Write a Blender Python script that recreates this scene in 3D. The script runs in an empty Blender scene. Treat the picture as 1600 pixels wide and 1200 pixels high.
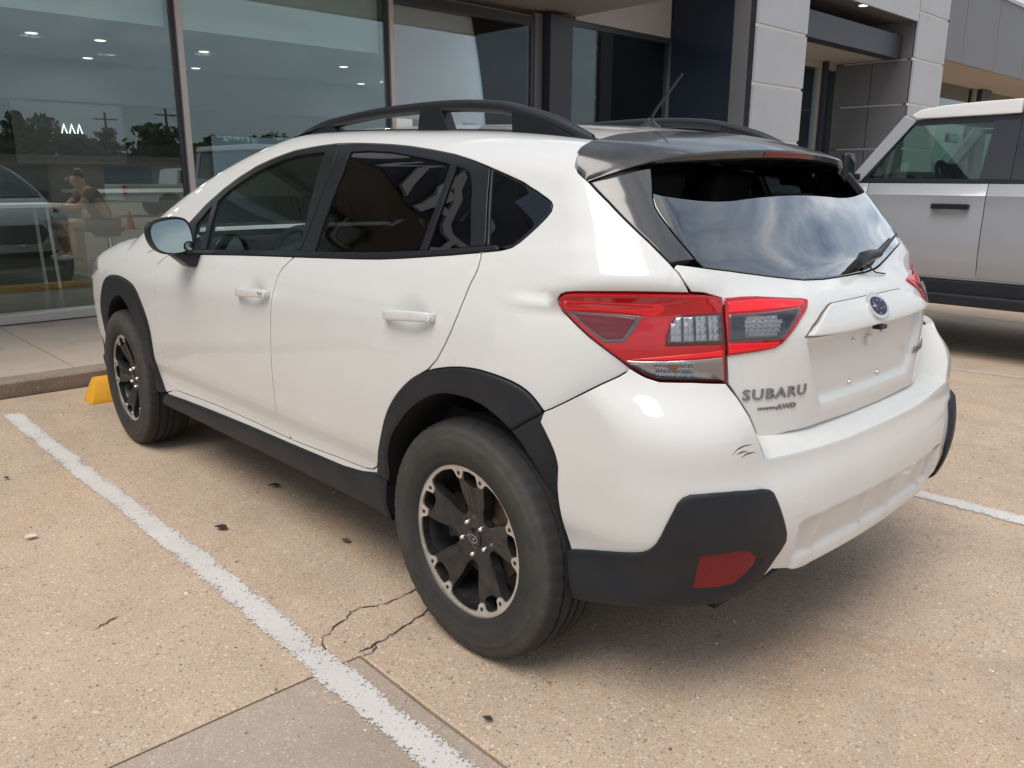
import bpy, bmesh, math, random
import numpy as np
from mathutils import Vector, Matrix
from mathutils.geometry import delaunay_2d_cdt
R = math.radians
random.seed(7); rng = np.random.default_rng(11)
SC = bpy.context.scene
COL = SC.collection
# ---------------------------------------------------------------- camera
cam_d = bpy.data.cameras.new('camera'); cam = bpy.data.objects.new('camera', cam_d); COL.objects.link(cam)
SC.camera = cam
cam_d.sensor_width = 36; cam_d.lens = 36*1284/1600; cam_d.clip_start = .05; cam_d.clip_end = 2000
_yaw, _pit, _rol = -.759, -.245, .004
_f = Vector((math.cos(_yaw)*math.cos(_pit), math.sin(_yaw)*math.cos(_pit), math.sin(_pit)))
_r = _f.cross(Vector((0, 0, 1))).normalized(); _u = _r.cross(_f)
_r2 = _r*math.cos(_rol)+_u*math.sin(_rol); _u2 = _u*math.cos(_rol)-_r*math.sin(_rol)
cam.matrix_world = Matrix(((_r2.x, _u2.x, -_f.x, -1.647), (_r2.y, _u2.y, -_f.y, 2.257), (_r2.z, _u2.z, -_f.z, 1.343), (0, 0, 0, 1)))
# ---------------------------------------------------------------- sky, sun, exposure
SUN_EL, SUN_AZ = 60, 108          # degrees; azimuth counter-clockwise from +X
world = bpy.data.worlds.new('World'); SC.world = world; world.use_nodes = True
def _world():
    nt = world.node_tree; nt.nodes.clear(); N = nt.nodes.new; L = nt.links.new
    out = N('ShaderNodeOutputWorld'); bg = N('ShaderNodeBackground'); L(bg.outputs[0], out.inputs[0])
    sky = N('ShaderNodeTexSky'); sky.sky_type = 'NISHITA'; sky.sun_disc = False
    sky.sun_elevation = R(SUN_EL); sky.sun_rotation = R(90-SUN_AZ); sky.dust_density = 3; sky.air_density = 1.2; sky.ozone_density = 1
    tc = N('ShaderNodeTexCoord'); sep = N('ShaderNodeSeparateXYZ'); L(tc.outputs['Generated'], sep.inputs[0])
    mx = N('ShaderNodeMath'); mx.operation = 'MAXIMUM'; L(sep.outputs[2], mx.inputs[0]); mx.inputs[1].default_value = .0
    ad = N('ShaderNodeMath'); ad.operation = 'ADD'; L(mx.outputs[0], ad.inputs[0]); ad.inputs[1].default_value = .16
    dv = N('ShaderNodeVectorMath'); dv.operation = 'DIVIDE'; L(tc.outputs['Generated'], dv.inputs[0]); 
    cb = N('ShaderNodeCombineXYZ'); [L(ad.outputs[0], cb.inputs[i]) for i in range(3)]; L(cb.outputs[0], dv.inputs[1])
    n1 = N('ShaderNodeTexNoise'); n1.inputs['Scale'].default_value = 2.1; n1.inputs['Detail'].default_value = 9; n1.inputs['Roughness'].default_value = .56
    n1.inputs['Distortion'].default_value = .55
    L(dv.outputs[0], n1.inputs['Vector'])
    cr = N('ShaderNodeValToRGB'); L(n1.outputs['Fac'], cr.inputs[0])
    e = cr.color_ramp.elements; e[0].position = .34; e[0].color = (1.0, 1.35, 1.8, 1); e[1].position = .72; e[1].color = (8.8, 8.0, 6.8, 1)
    for p, c in ((.44, (1.95, 2.25, 2.65, 1)), (.53, (3.2, 3.4, 3.65, 1)), (.61, (5.0, 5.0, 4.9, 1))):
        q = e.new(p); q.color = c
    hz = N('ShaderNodeMapRange'); hz.inputs[1].default_value = .05; hz.inputs[2].default_value = .42; L(sep.outputs[2], hz.inputs[0])
    hm = N('ShaderNodeMix'); hm.data_type = 'RGBA'; L(hz.outputs[0], hm.inputs[0]); hm.inputs[6].default_value = (3.0, 3.25, 3.5, 1); L(cr.outputs[0], hm.inputs[7])
    mix = N('ShaderNodeMix'); mix.data_type = 'RGBA'; mix.inputs[0].default_value = .86
    L(sky.outputs[0], mix.inputs[6]); L(hm.outputs[2], mix.inputs[7])
    L(mix.outputs[2], bg.inputs[0]); bg.inputs[1].default_value = .15
_world()
sun_d = bpy.data.lights.new('sun', 'SUN'); sun = bpy.data.objects.new('sun', sun_d); COL.objects.link(sun)
sun_d.energy = 1.5; sun_d.angle = R(36); sun_d.color = (1.0, .94, .85)
sun.rotation_euler = Vector((-math.cos(R(SUN_AZ))*math.cos(R(SUN_EL)), -math.sin(R(SUN_AZ))*math.cos(R(SUN_EL)), -math.sin(R(SUN_EL)))).to_track_quat('-Z', 'Y').to_euler()
SC.view_settings.view_transform = 'Standard'; SC.view_settings.look = 'None'; SC.view_settings.gamma = 1; SC.view_settings.use_curve_mapping = False
SC.view_settings.exposure = 0.62
SC.render.engine = 'CYCLES'
SC.cycles.max_bounces = 8; SC.cycles.transparent_max_bounces = 16; SC.cycles.glossy_bounces = 5; SC.cycles.diffuse_bounces = 4
SC.cycles.use_denoising = True
# ---------------------------------------------------------------- helpers
def empty(name, label=None, cat=None, loc=(0, 0, 0), rotz=0, group=None, parent=None):
    o = bpy.data.objects.new(name, None); COL.objects.link(o); o.location = loc; o.rotation_euler = (0, 0, rotz); o.empty_display_size = .1
    if parent: o.parent = parent
    return tag(o, label, cat, group)
def tag(o, label=None, cat=None, group=None, kind=None):
    if label: o['label'] = label
    if cat: o['category'] = cat
    if group: o['group'] = group
    if kind: o['kind'] = kind
    return o
def mesh_obj(name, verts, faces, mat, parent=None, smooth=False, normals=None, mats=None, fmat=None):
    me = bpy.data.meshes.new(name); me.from_pydata([tuple(map(float, v)) for v in verts], [], [tuple(map(int, f)) for f in faces])
    for m in (mats or [mat]):
        me.materials.append(m)
    if fmat is not None:
        me.polygons.foreach_set('material_index', fmat)
    if smooth or normals is not None:
        me.polygons.foreach_set('use_smooth', [True]*len(me.polygons))
    me.update()
    if normals is not None:
        me.normals_split_custom_set_from_vertices([tuple(map(float, n)) for n in normals])
    o = bpy.data.objects.new(name, me); COL.objects.link(o)
    if parent: o.parent = parent
    return o
class MB:
    """collects shapes that become one mesh object"""
    def __init__(s): s.v = []; s.f = []
    def add(s, v, f):
        n = len(s.v); s.v += [tuple(map(float, p)) for p in v]; s.f += [tuple(i+n for i in q) for q in f]; return s
    def box(s, a, b):
        (x0, y0, z0), (x1, y1, z1) = a, b
        v = [(x, y, z) for x in (x0, x1) for y in (y0, y1) for z in (z0, z1)]
        return s.add(v, [(0, 1, 3, 2), (4, 6, 7, 5), (0, 4, 5, 1), (2, 3, 7, 6), (0, 2, 6, 4), (1, 5, 7, 3)])
    def prism(s, poly, axis, a, b):
        """polygon in the two other axes, extruded along axis from a to b"""
        n = len(poly); v = []
        for c in (a, b):
            for p in poly:
                q = list(p); q.insert(axis, c); v.append(q)
        ar = sum(poly[i][0]*poly[(i+1) % n][1]-poly[(i+1) % n][0]*poly[i][1] for i in range(n))
        up = (ar > 0) ^ (axis == 1) ^ (b < a)
        f = [tuple(range(n-1, -1, -1)), tuple(range(n, 2*n))]+[(i, (i+1) % n, n+(i+1) % n, n+i) for i in range(n)]
        if not up: f = [tuple(reversed(q)) for q in f]
        return s.add(v, f)
    def tube(s, path, rad, seg=8, caps=True, flat=1.0, up=(0, 0, 1)):
        path = [Vector(p) for p in path]; n = len(path); v = []
        rad = [rad]*n if not hasattr(rad, '__len__') else rad
        for i, p in enumerate(path):
            t = (path[min(i+1, n-1)]-path[max(i-1, 0)]).normalized(); u = Vector(up)
            if abs(t.dot(u)) > .95: u = Vector((1, 0, 0)) if abs(t.x) < .9 else Vector((0, 1, 0))
            a = t.cross(u).normalized(); b = a.cross(t)
            for k in range(seg):
                q = 2*math.pi*(k+.5)/seg; v.append(p+a*math.cos(q)*rad[i]*flat+b*math.sin(q)*rad[i])
        f = [(i*seg+k, i*seg+(k+1) % seg, (i+1)*seg+(k+1) % seg, (i+1)*seg+k) for i in range(n-1) for k in range(seg)]
        if caps: f += [tuple(range(seg-1, -1, -1)), tuple((n-1)*seg+k for k in range(seg))]
        return s.add(v, f)
    def lathe(s, prof, seg, axis='y', center=(0, 0, 0), close=False):
        """profile of (radius, along axis)"""
        v = []; m = len(prof); c = Vector(center)
        for k in range(seg):
            a = 2*math.pi*k/seg
            for r, h in prof:
                p = {'y': (r*math.cos(a), h, r*math.sin(a)), 'z': (r*math.cos(a), r*math.sin(a), h), 'x': (h, r*math.cos(a), r*math.sin(a))}[axis]
                v.append(c+Vector(p))
        f = []
        for k in range(seg):
            for j in range(m-1 if not close else m):
                j2 = (j+1) % m; k2 = (k+1) % seg
                q = (k*m+j, k2*m+j, k2*m+j2, k*m+j2)
                f.append(q)
        return s.add(v, f)
    def obj(s, name, mat, parent=None, smooth=False, bevel=0, seg=2, sub=0, angle=40):
        o = mesh_obj(name, s.v, s.f, mat, parent)
        bm = bmesh.new(); bm.from_mesh(o.data)
        bmesh.ops.recalc_face_normals(bm, faces=bm.faces)
        if bevel:
            es = [e for e in bm.edges if len(e.link_faces) == 2 and e.calc_face_angle(0) > R(angle)]
            if es: bmesh.ops.bevel(bm, geom=es, offset=bevel, segments=seg, affect='EDGES', profile=.6, clamp_overlap=True)
        if smooth:
            for f in bm.faces: f.smooth = True
            for e in bm.edges:
                if len(e.link_faces) == 2 and e.calc_face_angle(0) > R(angle): e.smooth = False
        bm.to_mesh(o.data); bm.free()
        return o
def copy_tree(o, parent=None):
    c = o.copy(); COL.objects.link(c); c.parent = parent
    for ch in list(o.children): copy_tree(ch, c)
    return c
# ---------------------------------------------------------------- materials
def mat(name, col=(.8, .8, .8), rough=.5, metal=0, coat=0, spec=.5, coat_rough=.03, alpha=None, emit=None, emit_s=0):
    m = bpy.data.materials.new(name); m.use_nodes = True; b = m.node_tree.nodes['Principled BSDF']
    b.inputs['Base Color'].default_value = (*col, 1); b.inputs['Roughness'].default_value = rough; b.inputs['Metallic'].default_value = metal
    b.inputs['Coat Weight'].default_value = coat; b.inputs['Coat Roughness'].default_value = coat_rough; b.inputs['Specular IOR Level'].default_value = spec
    if emit: b.inputs['Emission Color'].default_value = (*emit, 1); b.inputs['Emission Strength'].default_value = emit_s
    return m
class NT:
    """small node-building helper"""
    def __init__(s, m): s.m = m; s.t = m.node_tree; s.b = s.t.nodes.get('Principled BSDF'); s.pos = None
    def n(s, kind, **kw):
        x = s.t.nodes.new('ShaderNode'+kind)
        for k, v in kw.items():
            if k in x.inputs: x.inputs[k].default_value = v
            else: setattr(x, k, v)
        return x
    def l(s, a, b): s.t.links.new(a, b)
    def coord(s):
        if not s.pos: s.pos = s.n('TexCoord').outputs['Object']
        return s.pos
    def geo(s): return s.n('NewGeometry').outputs['Position']
    def noise(s, scale, detail=4, rough=.5, vec=None, dist=0, stretch=None):
        v = vec or s.coord()
        if stretch:
            mp = s.n('Mapping'); mp.inputs['Scale'].default_value = stretch; s.l(v, mp.inputs[0]); v = mp.outputs[0]
        x = s.n('TexNoise', Scale=scale, Detail=detail, Roughness=rough, Distortion=dist); s.l(v, x.inputs['Vector']); return x.outputs['Fac']
    def ramp(s, fac, stops):
        x = s.n('ValToRGB'); s.l(fac, x.inputs[0]); e = x.color_ramp.elements
        e[0].position = stops[0][0]; e[1].position = stops[-1][0]
        for p, c in stops[1:-1]: e.new(p)
        for i, (p, c) in enumerate(stops):
            e[i].position = p; e[i].color = (*c, 1) if hasattr(c, '__len__') else (c, c, c, 1)
        return x.outputs[0]
    def mix(s, fac, a, b, mode='MIX'):
        x = s.n('Mix'); x.data_type = 'RGBA'; x.blend_type = mode
        for i, v in ((0, fac), (6, a), (7, b)):
            if hasattr(v, 'is_linked') or hasattr(v, 'links'): s.l(v, x.inputs[i])
            elif i == 0: x.inputs[0].default_value = v
            else: x.inputs[i].default_value = (*v, 1)
        return x.outputs[2]
    def math(s, op, a, b=None, clamp=False):
        x = s.n('Math'); x.operation = op; x.use_clamp = clamp
        for i, v in ((0, a), (1, b)):
            if v is None: continue
            if hasattr(v, 'links'): s.l(v, x.inputs[i])
            else: x.inputs[i].default_value = v
        return x.outputs[0]
    def bump(s, h, strength=.3, dist=.01):
        x = s.n('Bump'); x.inputs['Strength'].default_value = strength; x.inputs['Distance'].default_value = dist
        s.l(h, x.inputs['Height']); s.l(x.outputs[0], s.b.inputs['Normal']); return x
def glass_mat(name, tint, refl=1.0, rough=0.0, ior=1.5, tintcol=None):
    """thin pane: tinted transmission plus a clear mirror reflection that grows at grazing angles"""
    m = bpy.data.materials.new(name); m.use_nodes = True; t = m.node_tree; t.nodes.clear()
    N = t.nodes.new; out = N('ShaderNodeOutputMaterial'); mx = N('ShaderNodeMixShader'); tr = N('ShaderNodeBsdfTransparent'); gl = N('ShaderNodeBsdfGlossy'); fr = N('ShaderNodeFresnel')
    fr.inputs[0].default_value = ior; tr.inputs[0].default_value = (*tint, 1); gl.inputs['Roughness'].default_value = rough
    gl.inputs[0].default_value = (*(tintcol or (1, 1, 1)), 1)
    mu = N('ShaderNodeMath'); mu.operation = 'MULTIPLY'; mu.use_clamp = True; mu.inputs[1].default_value = refl; t.links.new(fr.outputs[0], mu.inputs[0])
    t.links.new(mu.outputs[0], mx.inputs[0]); t.links.new(tr.outputs[0], mx.inputs[1]); t.links.new(gl.outputs[0], mx.inputs[2]); t.links.new(mx.outputs[0], out.inputs[0])
    return m
M = {}
def _mats():
    # car paint with road dust low down
    m = mat('white_paint', (.65, .652, .645), .5, 0, 1, .25, .02); k = NT(m)
    g = k.geo(); sp = k.n('SeparateXYZ'); k.l(g, sp.inputs[0])
    low = k.n('MapRange'); low.inputs[1].default_value = .95; low.inputs[2].default_value = .3; k.l(sp.outputs[2], low.inputs[0])
    d = k.math('MULTIPLY', low.outputs[0], k.ramp(k.noise(3.2, 6, .6, g), [(.35, .25), (.7, 1.0)]))
    st = k.ramp(k.noise(26, 3, .6, g, stretch=(1, 1, .25)), [(.66, 0.0), (.78, .22)])
    c = k.mix(k.math('MULTIPLY', d, .42), (.652, .655, .648), (.52, .465, .40))
    c = k.mix(st, c, (.48, .44, .40)); k.l(c, k.b.inputs['Base Color'])
    k.l(k.ramp(k.noise(9, 5, .6, g), [(.35, .015), (.8, .06)]), k.b.inputs['Coat Roughness'])
    M['paint'] = m
    m = mat('black_plastic', (.012, .014, .018), .5, spec=.35); k = NT(m)
    k.bump(k.noise(900, 2, .5, k.geo()), .12, .002); c = k.mix(k.ramp(k.noise(7, 5, .6, k.geo()), [(.42, 0), (.8, .22)]), (.012, .014, .019), (.055, .052, .05)); k.l(c, k.b.inputs['Base Color'])
    M['plastic'] = m
    M['gloss_black'] = mat('gloss_black', (.012, .012, .015), .12, 0, .4)
    M['satin_black'] = mat('satin_black', (.012, .014, .018), .34, spec=.4)
    M['trim_grey'] = mat('dark_grey_gloss', (.045, .047, .052), .16, 0, .6)
    m = mat('spoiler_black', (.03, .03, .032), .2, 0, .5); k = NT(m)
    k.l(k.mix(k.ramp(k.noise(18, 7, .65, k.geo()), [(.40, 0), (.85, .5)]), (.022, .022, .024), (.085, .075, .066)), k.b.inputs['Base Color'])
    M['spoiler'] = m
    M['shell'] = mat('inner_shell', (.006, .006, .007), .8)
    M['glass_dark'] = glass_mat('privacy_glass', (.055, .07, .078), 1.6)
    M['glass_front'] = glass_mat('front_door_glass', (.62, .74, .69), 1.3)
    M['glass_rear'] = glass_mat('rear_window_glass', (.035, .04, .045), 3.6)
    M['glass_shield'] = glass_mat('windshield_glass', (.62, .74, .69), 1.2)
    M['chrome'] = mat('chrome', (.75, .75, .76), .10, 1)
    M['badge'] = mat('badge_chrome', (.24, .245, .26), .3, .55)
    M['mirror'] = mat('mirror_glass', (.24, .30, .31), .02, 1)
    m = mat('red_lens', (.42, .003, .008), .08, 0, .6, .5, .02); k = NT(m)
    M['red'] = m
    M['red_bright'] = mat('red_lens_bright', (.80, .012, .022), .12, 0, .4, .5, .02)
    M['red_dark'] = mat('red_lens_dark', (.12, .003, .007), .12, 0, .5, .5, .03)
    M['red_reflector'] = mat('red_reflector', (.17, .003, .008), .16, 0, .2, .3)
    m = mat('clear_lens', (.62, .62, .63), .22, .6, .6, .5, .02); k = NT(m)
    M['clear'] = m
    M['clear_smooth'] = mat('lamp_chrome', (.50, .49, .47), .14, .7, 1)
    M['smoke'] = mat('smoked_lens', (.075, .073, .075), .10, 0, 1)
    M['amber'] = mat('amber_bulb', (.55, .22, .05), .3, 0, .5)
    M['lens_clear'] = glass_mat('lens_cover', (.86, .86, .87), 1.3)
    m = mat('machined_alloy', (.62, .57, .52), .42, .6); k = NT(m); k.l(k.ramp(k.noise(40, 5, .6), [(.3, (.50, .45, .40)), (.75, (.70, .66, .61))]), k.b.inputs['Base Color']); M['alloy'] = m
    m = mat('wheel_black', (.016, .017, .019), .35); k = NT(m); k.l(k.mix(k.ramp(k.noise(25, 5, .6), [(.4, 0), (.8, .5)]), (.013, .014, .016), (.07, .06, .05)), k.b.inputs['Base Color']); M['wheel'] = m
    m = mat('tyre_rubber', (.035, .034, .033), .78); k = NT(m); o = k.coord(); sp = k.n('SeparateXYZ'); k.l(o, sp.inputs[0])
    rr = k.math('SQRT', k.math('ADD', k.math('MULTIPLY', sp.outputs[0], sp.outputs[0]), k.math('MULTIPLY', sp.outputs[2], sp.outputs[2])))
    du = k.math('MULTIPLY', k.ramp(rr, [(.24, .30), (.30, .85), (.330, .80), (.338, .12), (.35, .06)]), k.ramp(k.noise(14, 6, .65), [(.3, .35), (.7, 1)]))
    k.l(k.mix(du, (.013, .013, .014), (.066, .061, .055)), k.b.inputs['Base Color']); an = k.math('ARCTAN2', sp.outputs[0], sp.outputs[2]); rib = k.math('MULTIPLY', k.math('GREATER_THAN', k.math('SINE', k.math('MULTIPLY', an, 76)), .55), k.ramp(rr, [(.3255, 0), (.329, 1), (.350, 1)])); ring = None
    hgt = k.math('ADD', k.math('MULTIPLY', k.noise(120, 3, .6), .5), k.math('MULTIPLY', rib, -1.0)); k.bump(hgt, .35, .004); M['tyre'] = m
    m = mat('brake_disc', (.20, .14, .10), .5, .6); M['disc'] = m
    M['interior'] = mat('cabin_black', (.02, .021, .022), .7)
    M['cabin_grey'] = mat('cabin_grey', (.16, .16, .15), .8)
    M['headliner'] = mat('headliner', (.42, .40, .35), .9)
    M['emblem_blue'] = mat('emblem_blue', (.012, .012, .055), .3, 0, 0, .3)
    M['dark_gap'] = mat('rubber_seal', (.008, .008, .009), .7)
    M['gap_shade'] = mat('dirty_gap_shade', (.16, .125, .10), .9)
    M['scuff'] = mat('scuff_black', (.02, .02, .022), .8)
_mats()
# ---------------------------------------------------------------- car body surface
class Spl:
    """natural cubic spline"""
    def __init__(s, pts):
        p = np.array(pts, float); s.x = p[:, 0]; s.y = p[:, 1]; n = len(p)
        h = np.diff(s.x); A = np.eye(n); b = np.zeros(n)
        for i in range(1, n-1):
            A[i, i-1] = h[i-1]; A[i, i] = 2*(h[i-1]+h[i]); A[i, i+1] = h[i]
            b[i] = 6*((s.y[i+1]-s.y[i])/h[i]-(s.y[i]-s.y[i-1])/h[i-1])
        s.m = np.linalg.solve(A, b)
        xs = np.linspace(s.x[0], s.x[-1], 4001); s.xs = xs; s.tab = s._ev(xs)
        s.d0 = (s.tab[1]-s.tab[0])/(xs[1]-xs[0]); s.d1 = (s.tab[-1]-s.tab[-2])/(xs[1]-xs[0])
    def _ev(s, x):
        i = np.clip(np.searchsorted(s.x, x)-1, 0, len(s.x)-2); h = s.x[i+1]-s.x[i]
        a = (s.x[i+1]-x)/h; b = (x-s.x[i])/h
        return a*s.y[i]+b*s.y[i+1]+((a**3-a)*s.m[i]+(b**3-b)*s.m[i+1])*h*h/6
    def __call__(s, x):
        r = np.interp(x, s.xs, s.tab)
        return r + np.where(x < s.x[0], (x-s.x[0])*s.d0, 0) + np.where(x > s.x[-1], (x-s.x[-1])*s.d1, 0)
def _gl(d): return .833-.33*d-.22*d*d
W_Z = Spl([(.2, .80), (.25, .835), (.31, .861), (.36, .8665), (.40, .8605), (.44, .8605), (.475, .868), (.505, .8765), (.56, .8825), (.65, .888), (.75, .8905), (.85, .8905),
           (.905, .8885), (.935, .883), (.97, .8725), (1.02, .855), (1.05, .841), (1.09, _gl(.03)), (1.15, _gl(.09)), (1.25, _gl(.19)), (1.35, _gl(.29)), (1.45, _gl(.39)), (1.6, _gl(.54))])
ZB_X = Spl([(-1, 1.205), (-.4, 1.176), (0, 1.145), (.4, 1.112), (1, 1.073), (1.77, 1.032), (2.4, 1.005), (3.5, .97)])
XR_U = Spl([(.3, -.70), (.5, -.705), (.70, -.715), (.80, -.718), (.90, -.718), (.97, -.713), (1.02, -.695), (1.05, -.670), (1.08, -.625), (1.11, -.588), (1.2, -.512), (1.3, -.43), (1.38, -.362), (1.5, -.26)])
XR_B = Spl([(.25, -.64), (.31, -.71), (.36, -.752), (.42, -.780), (.50, -.797), (.56, -.797), (.62, -.786), (.67, -.771), (.72, -.765), (.77, -.758), (.81, -.742), (.85, -.718), (.90, -.702), (1.1, -.70)])
R_B = Spl([(.2, .26), (.55, .25), (.70, .20), (.78, .20), (.85, .25), (.92, .29), (1.1, .29)])
R_U = Spl([(.3, .22), (.7, .21), (.9, .20), (1.05, .20), (1.15, .17), (1.3, .14), (1.5, .12)])
ZR_X = Spl([(-.6, 1.415), (-.3, 1.462), (0, 1.500), (.5, 1.530), (1.0, 1.545), (1.4, 1.54), (1.8, 1.49), (2.2, 1.40)])
ZH_X = Spl([(2.0, 1.075), (2.3, 1.078), (2.7, 1.07), (3.0, 1.035), (3.25, .965), (3.42, .87), (3.55, .72)])
XF_Z = Spl([(.2, 3.44), (.35, 3.54), (.5, 3.56), (.65, 3.56), (.8, 3.53), (.95, 3.46), (1.1, 3.36)])
def rmax(a, b, r):
    u = np.maximum(a+r, 0); v = np.maximum(b+r, 0)
    return np.minimum(np.maximum(a, b), -r) + np.sqrt(u*u+v*v)
def Wside(x, z):
    zb = ZB_X(x); zz = np.where(z > .62, .62+(z-.62)*(1.05-.62)/(zb-.62), z); zz = np.where(z > zb, z-zb+1.05, zz)
    up = np.clip((z-.85)/.45, 0, 1)
    dr = np.maximum(.9-x, 0); df = np.maximum(x-1.9, 0)
    y = W_Z(zz) - (.028+.034*up)*dr**2 - (.036+.02*up)*df**2
    fl = np.exp(-((z-.62)/.26)**2)
    return y + .012*fl*(np.exp(-(x/.42)**2)+np.exp(-((x-2.665)/.42)**2))
def FB(x, y, z, bump):
    y = np.abs(y)
    f1 = y - Wside(x, z)
    xr = XR_B(z) if bump else XR_U(z)
    sl = np.where(z > 1.05, .77, 1.0)
    if bump: pl = .115*y*y
    else:
        m = np.clip((1.12-z)/.10, 0, 1); m = m*m*(3-2*m)
        pl = (.09-.03*m)*y*y + 1.25*m*np.maximum(y-.30, 0)**2
    f2 = (xr + pl - x)*sl
    f = rmax(f1, f2, R_B(z) if bump else R_U(z))
    roof = z - (ZR_X(x) - .13*y*y)
    ws = ((x + .20*y*y - (2.74 - 2.25*(z-1.07) - 1.0*(z-1.07)**2)) * .38)
    top = rmax(roof, ws, .10)
    g = rmax(f1*.92, top, .075)
    hood = z - (ZH_X(np.maximum(x, 2.0)) - .05*y*y)
    lo = rmax(f1, hood, .07)
    fr = (x - (XF_Z(z) - .22*y*y))
    lo = rmax(lo, fr, .22)
    gl = np.where(z < .98, lo, np.minimum(g, lo))
    return np.maximum(f, gl)
# chart: s runs along the side (s=x), round the rear corner and across the tail; t runs up the side and over the roof
XC, YC, YI, RR, ZC, YP, RT = -.05, .25, .25, .62, 1.0, .30, .55
S1 = XC-RR*np.pi/2; S2 = S1-2*YI; S3 = S2-RR*np.pi/2
T1 = ZC+RT*np.pi/2
def chart(s, t):
    s = np.asarray(s, float); t = np.asarray(t, float)
    a = np.clip((XC-s)/RR, 0, np.pi/2) + np.clip((S2-s)/RR, 0, np.pi/2)
    dx, dy = -np.sin(a), np.cos(a)
    ox = np.where(s > XC, s, np.where(s < S3, XC+(S3-s), XC)); oy = np.where(s > S1, YC, np.where(s < S2, -YC, YC-(S1-s)))
    oy = np.where(s > XC, 0., oy); 
    rho0 = np.where(s > XC, YP, np.where(s < S3, YP, 0.05)) ; oy = np.where(s < S3, 0., oy)
    ph = np.clip((t-ZC)/RT, 0, np.pi/2)
    rho = np.where(t > T1, np.maximum(rho0-(t-T1), 0), np.where(t > ZC, rho0, 0.))
    O = np.stack([ox+dx*rho, oy+dy*rho, np.minimum(t, ZC)], -1)
    D = np.stack([dx*np.cos(ph), dy*np.cos(ph), np.sin(ph)], -1)
    return O, D
def surf(s, t, bump=False):
    O, D = chart(s, t); lo = np.zeros(len(O)); hi = np.full(len(O), 1.3)
    f = lambda l: FB(O[:, 0]+D[:, 0]*l, O[:, 1]+D[:, 1]*l, O[:, 2]+D[:, 2]*l, bump)
    for i in range(14):
        m = (lo+hi)/2; v = f(m) > 0
        hi = np.where(v, m, hi); lo = np.where(v, lo, m)
    fl, fh = f(lo), f(hi)
    for i in range(3):
        m = lo + (hi-lo)*np.clip(fl/np.where(fl == fh, 1, fl-fh), .02, .98); fm = f(m); v = fm > 0
        hi = np.where(v, m, hi); fh = np.where(v, fm, fh); lo = np.where(v, lo, m); fl = np.where(v, fl, fm)
    m = lo + (hi-lo)*np.clip(fl/np.where(fl == fh, 1, fl-fh), 0, 1)
    return O+D*m[:, None]
def unchart(Q):
    Q = np.atleast_2d(Q); x, y, z = Q.T
    side = x > XC
    a = np.arctan2(-(x-XC), np.abs(y)-YC)
    s = np.where(side, x, np.where(np.abs(y) >= YC, XC-RR*a, S1-(YC-np.abs(y))))
    s = np.where(y < 0, S1+S2-s, s)
    rad = np.where(side, np.abs(y)-YP, np.where(np.abs(y) >= YC, np.hypot(x-XC, np.abs(y)-YC), XC-x)-.05)
    t = np.where(z <= ZC, z, np.where(rad > 0, ZC+RT*np.arctan2(z-ZC, np.maximum(rad, 1e-9)), T1-rad))
    return s, t
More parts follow.
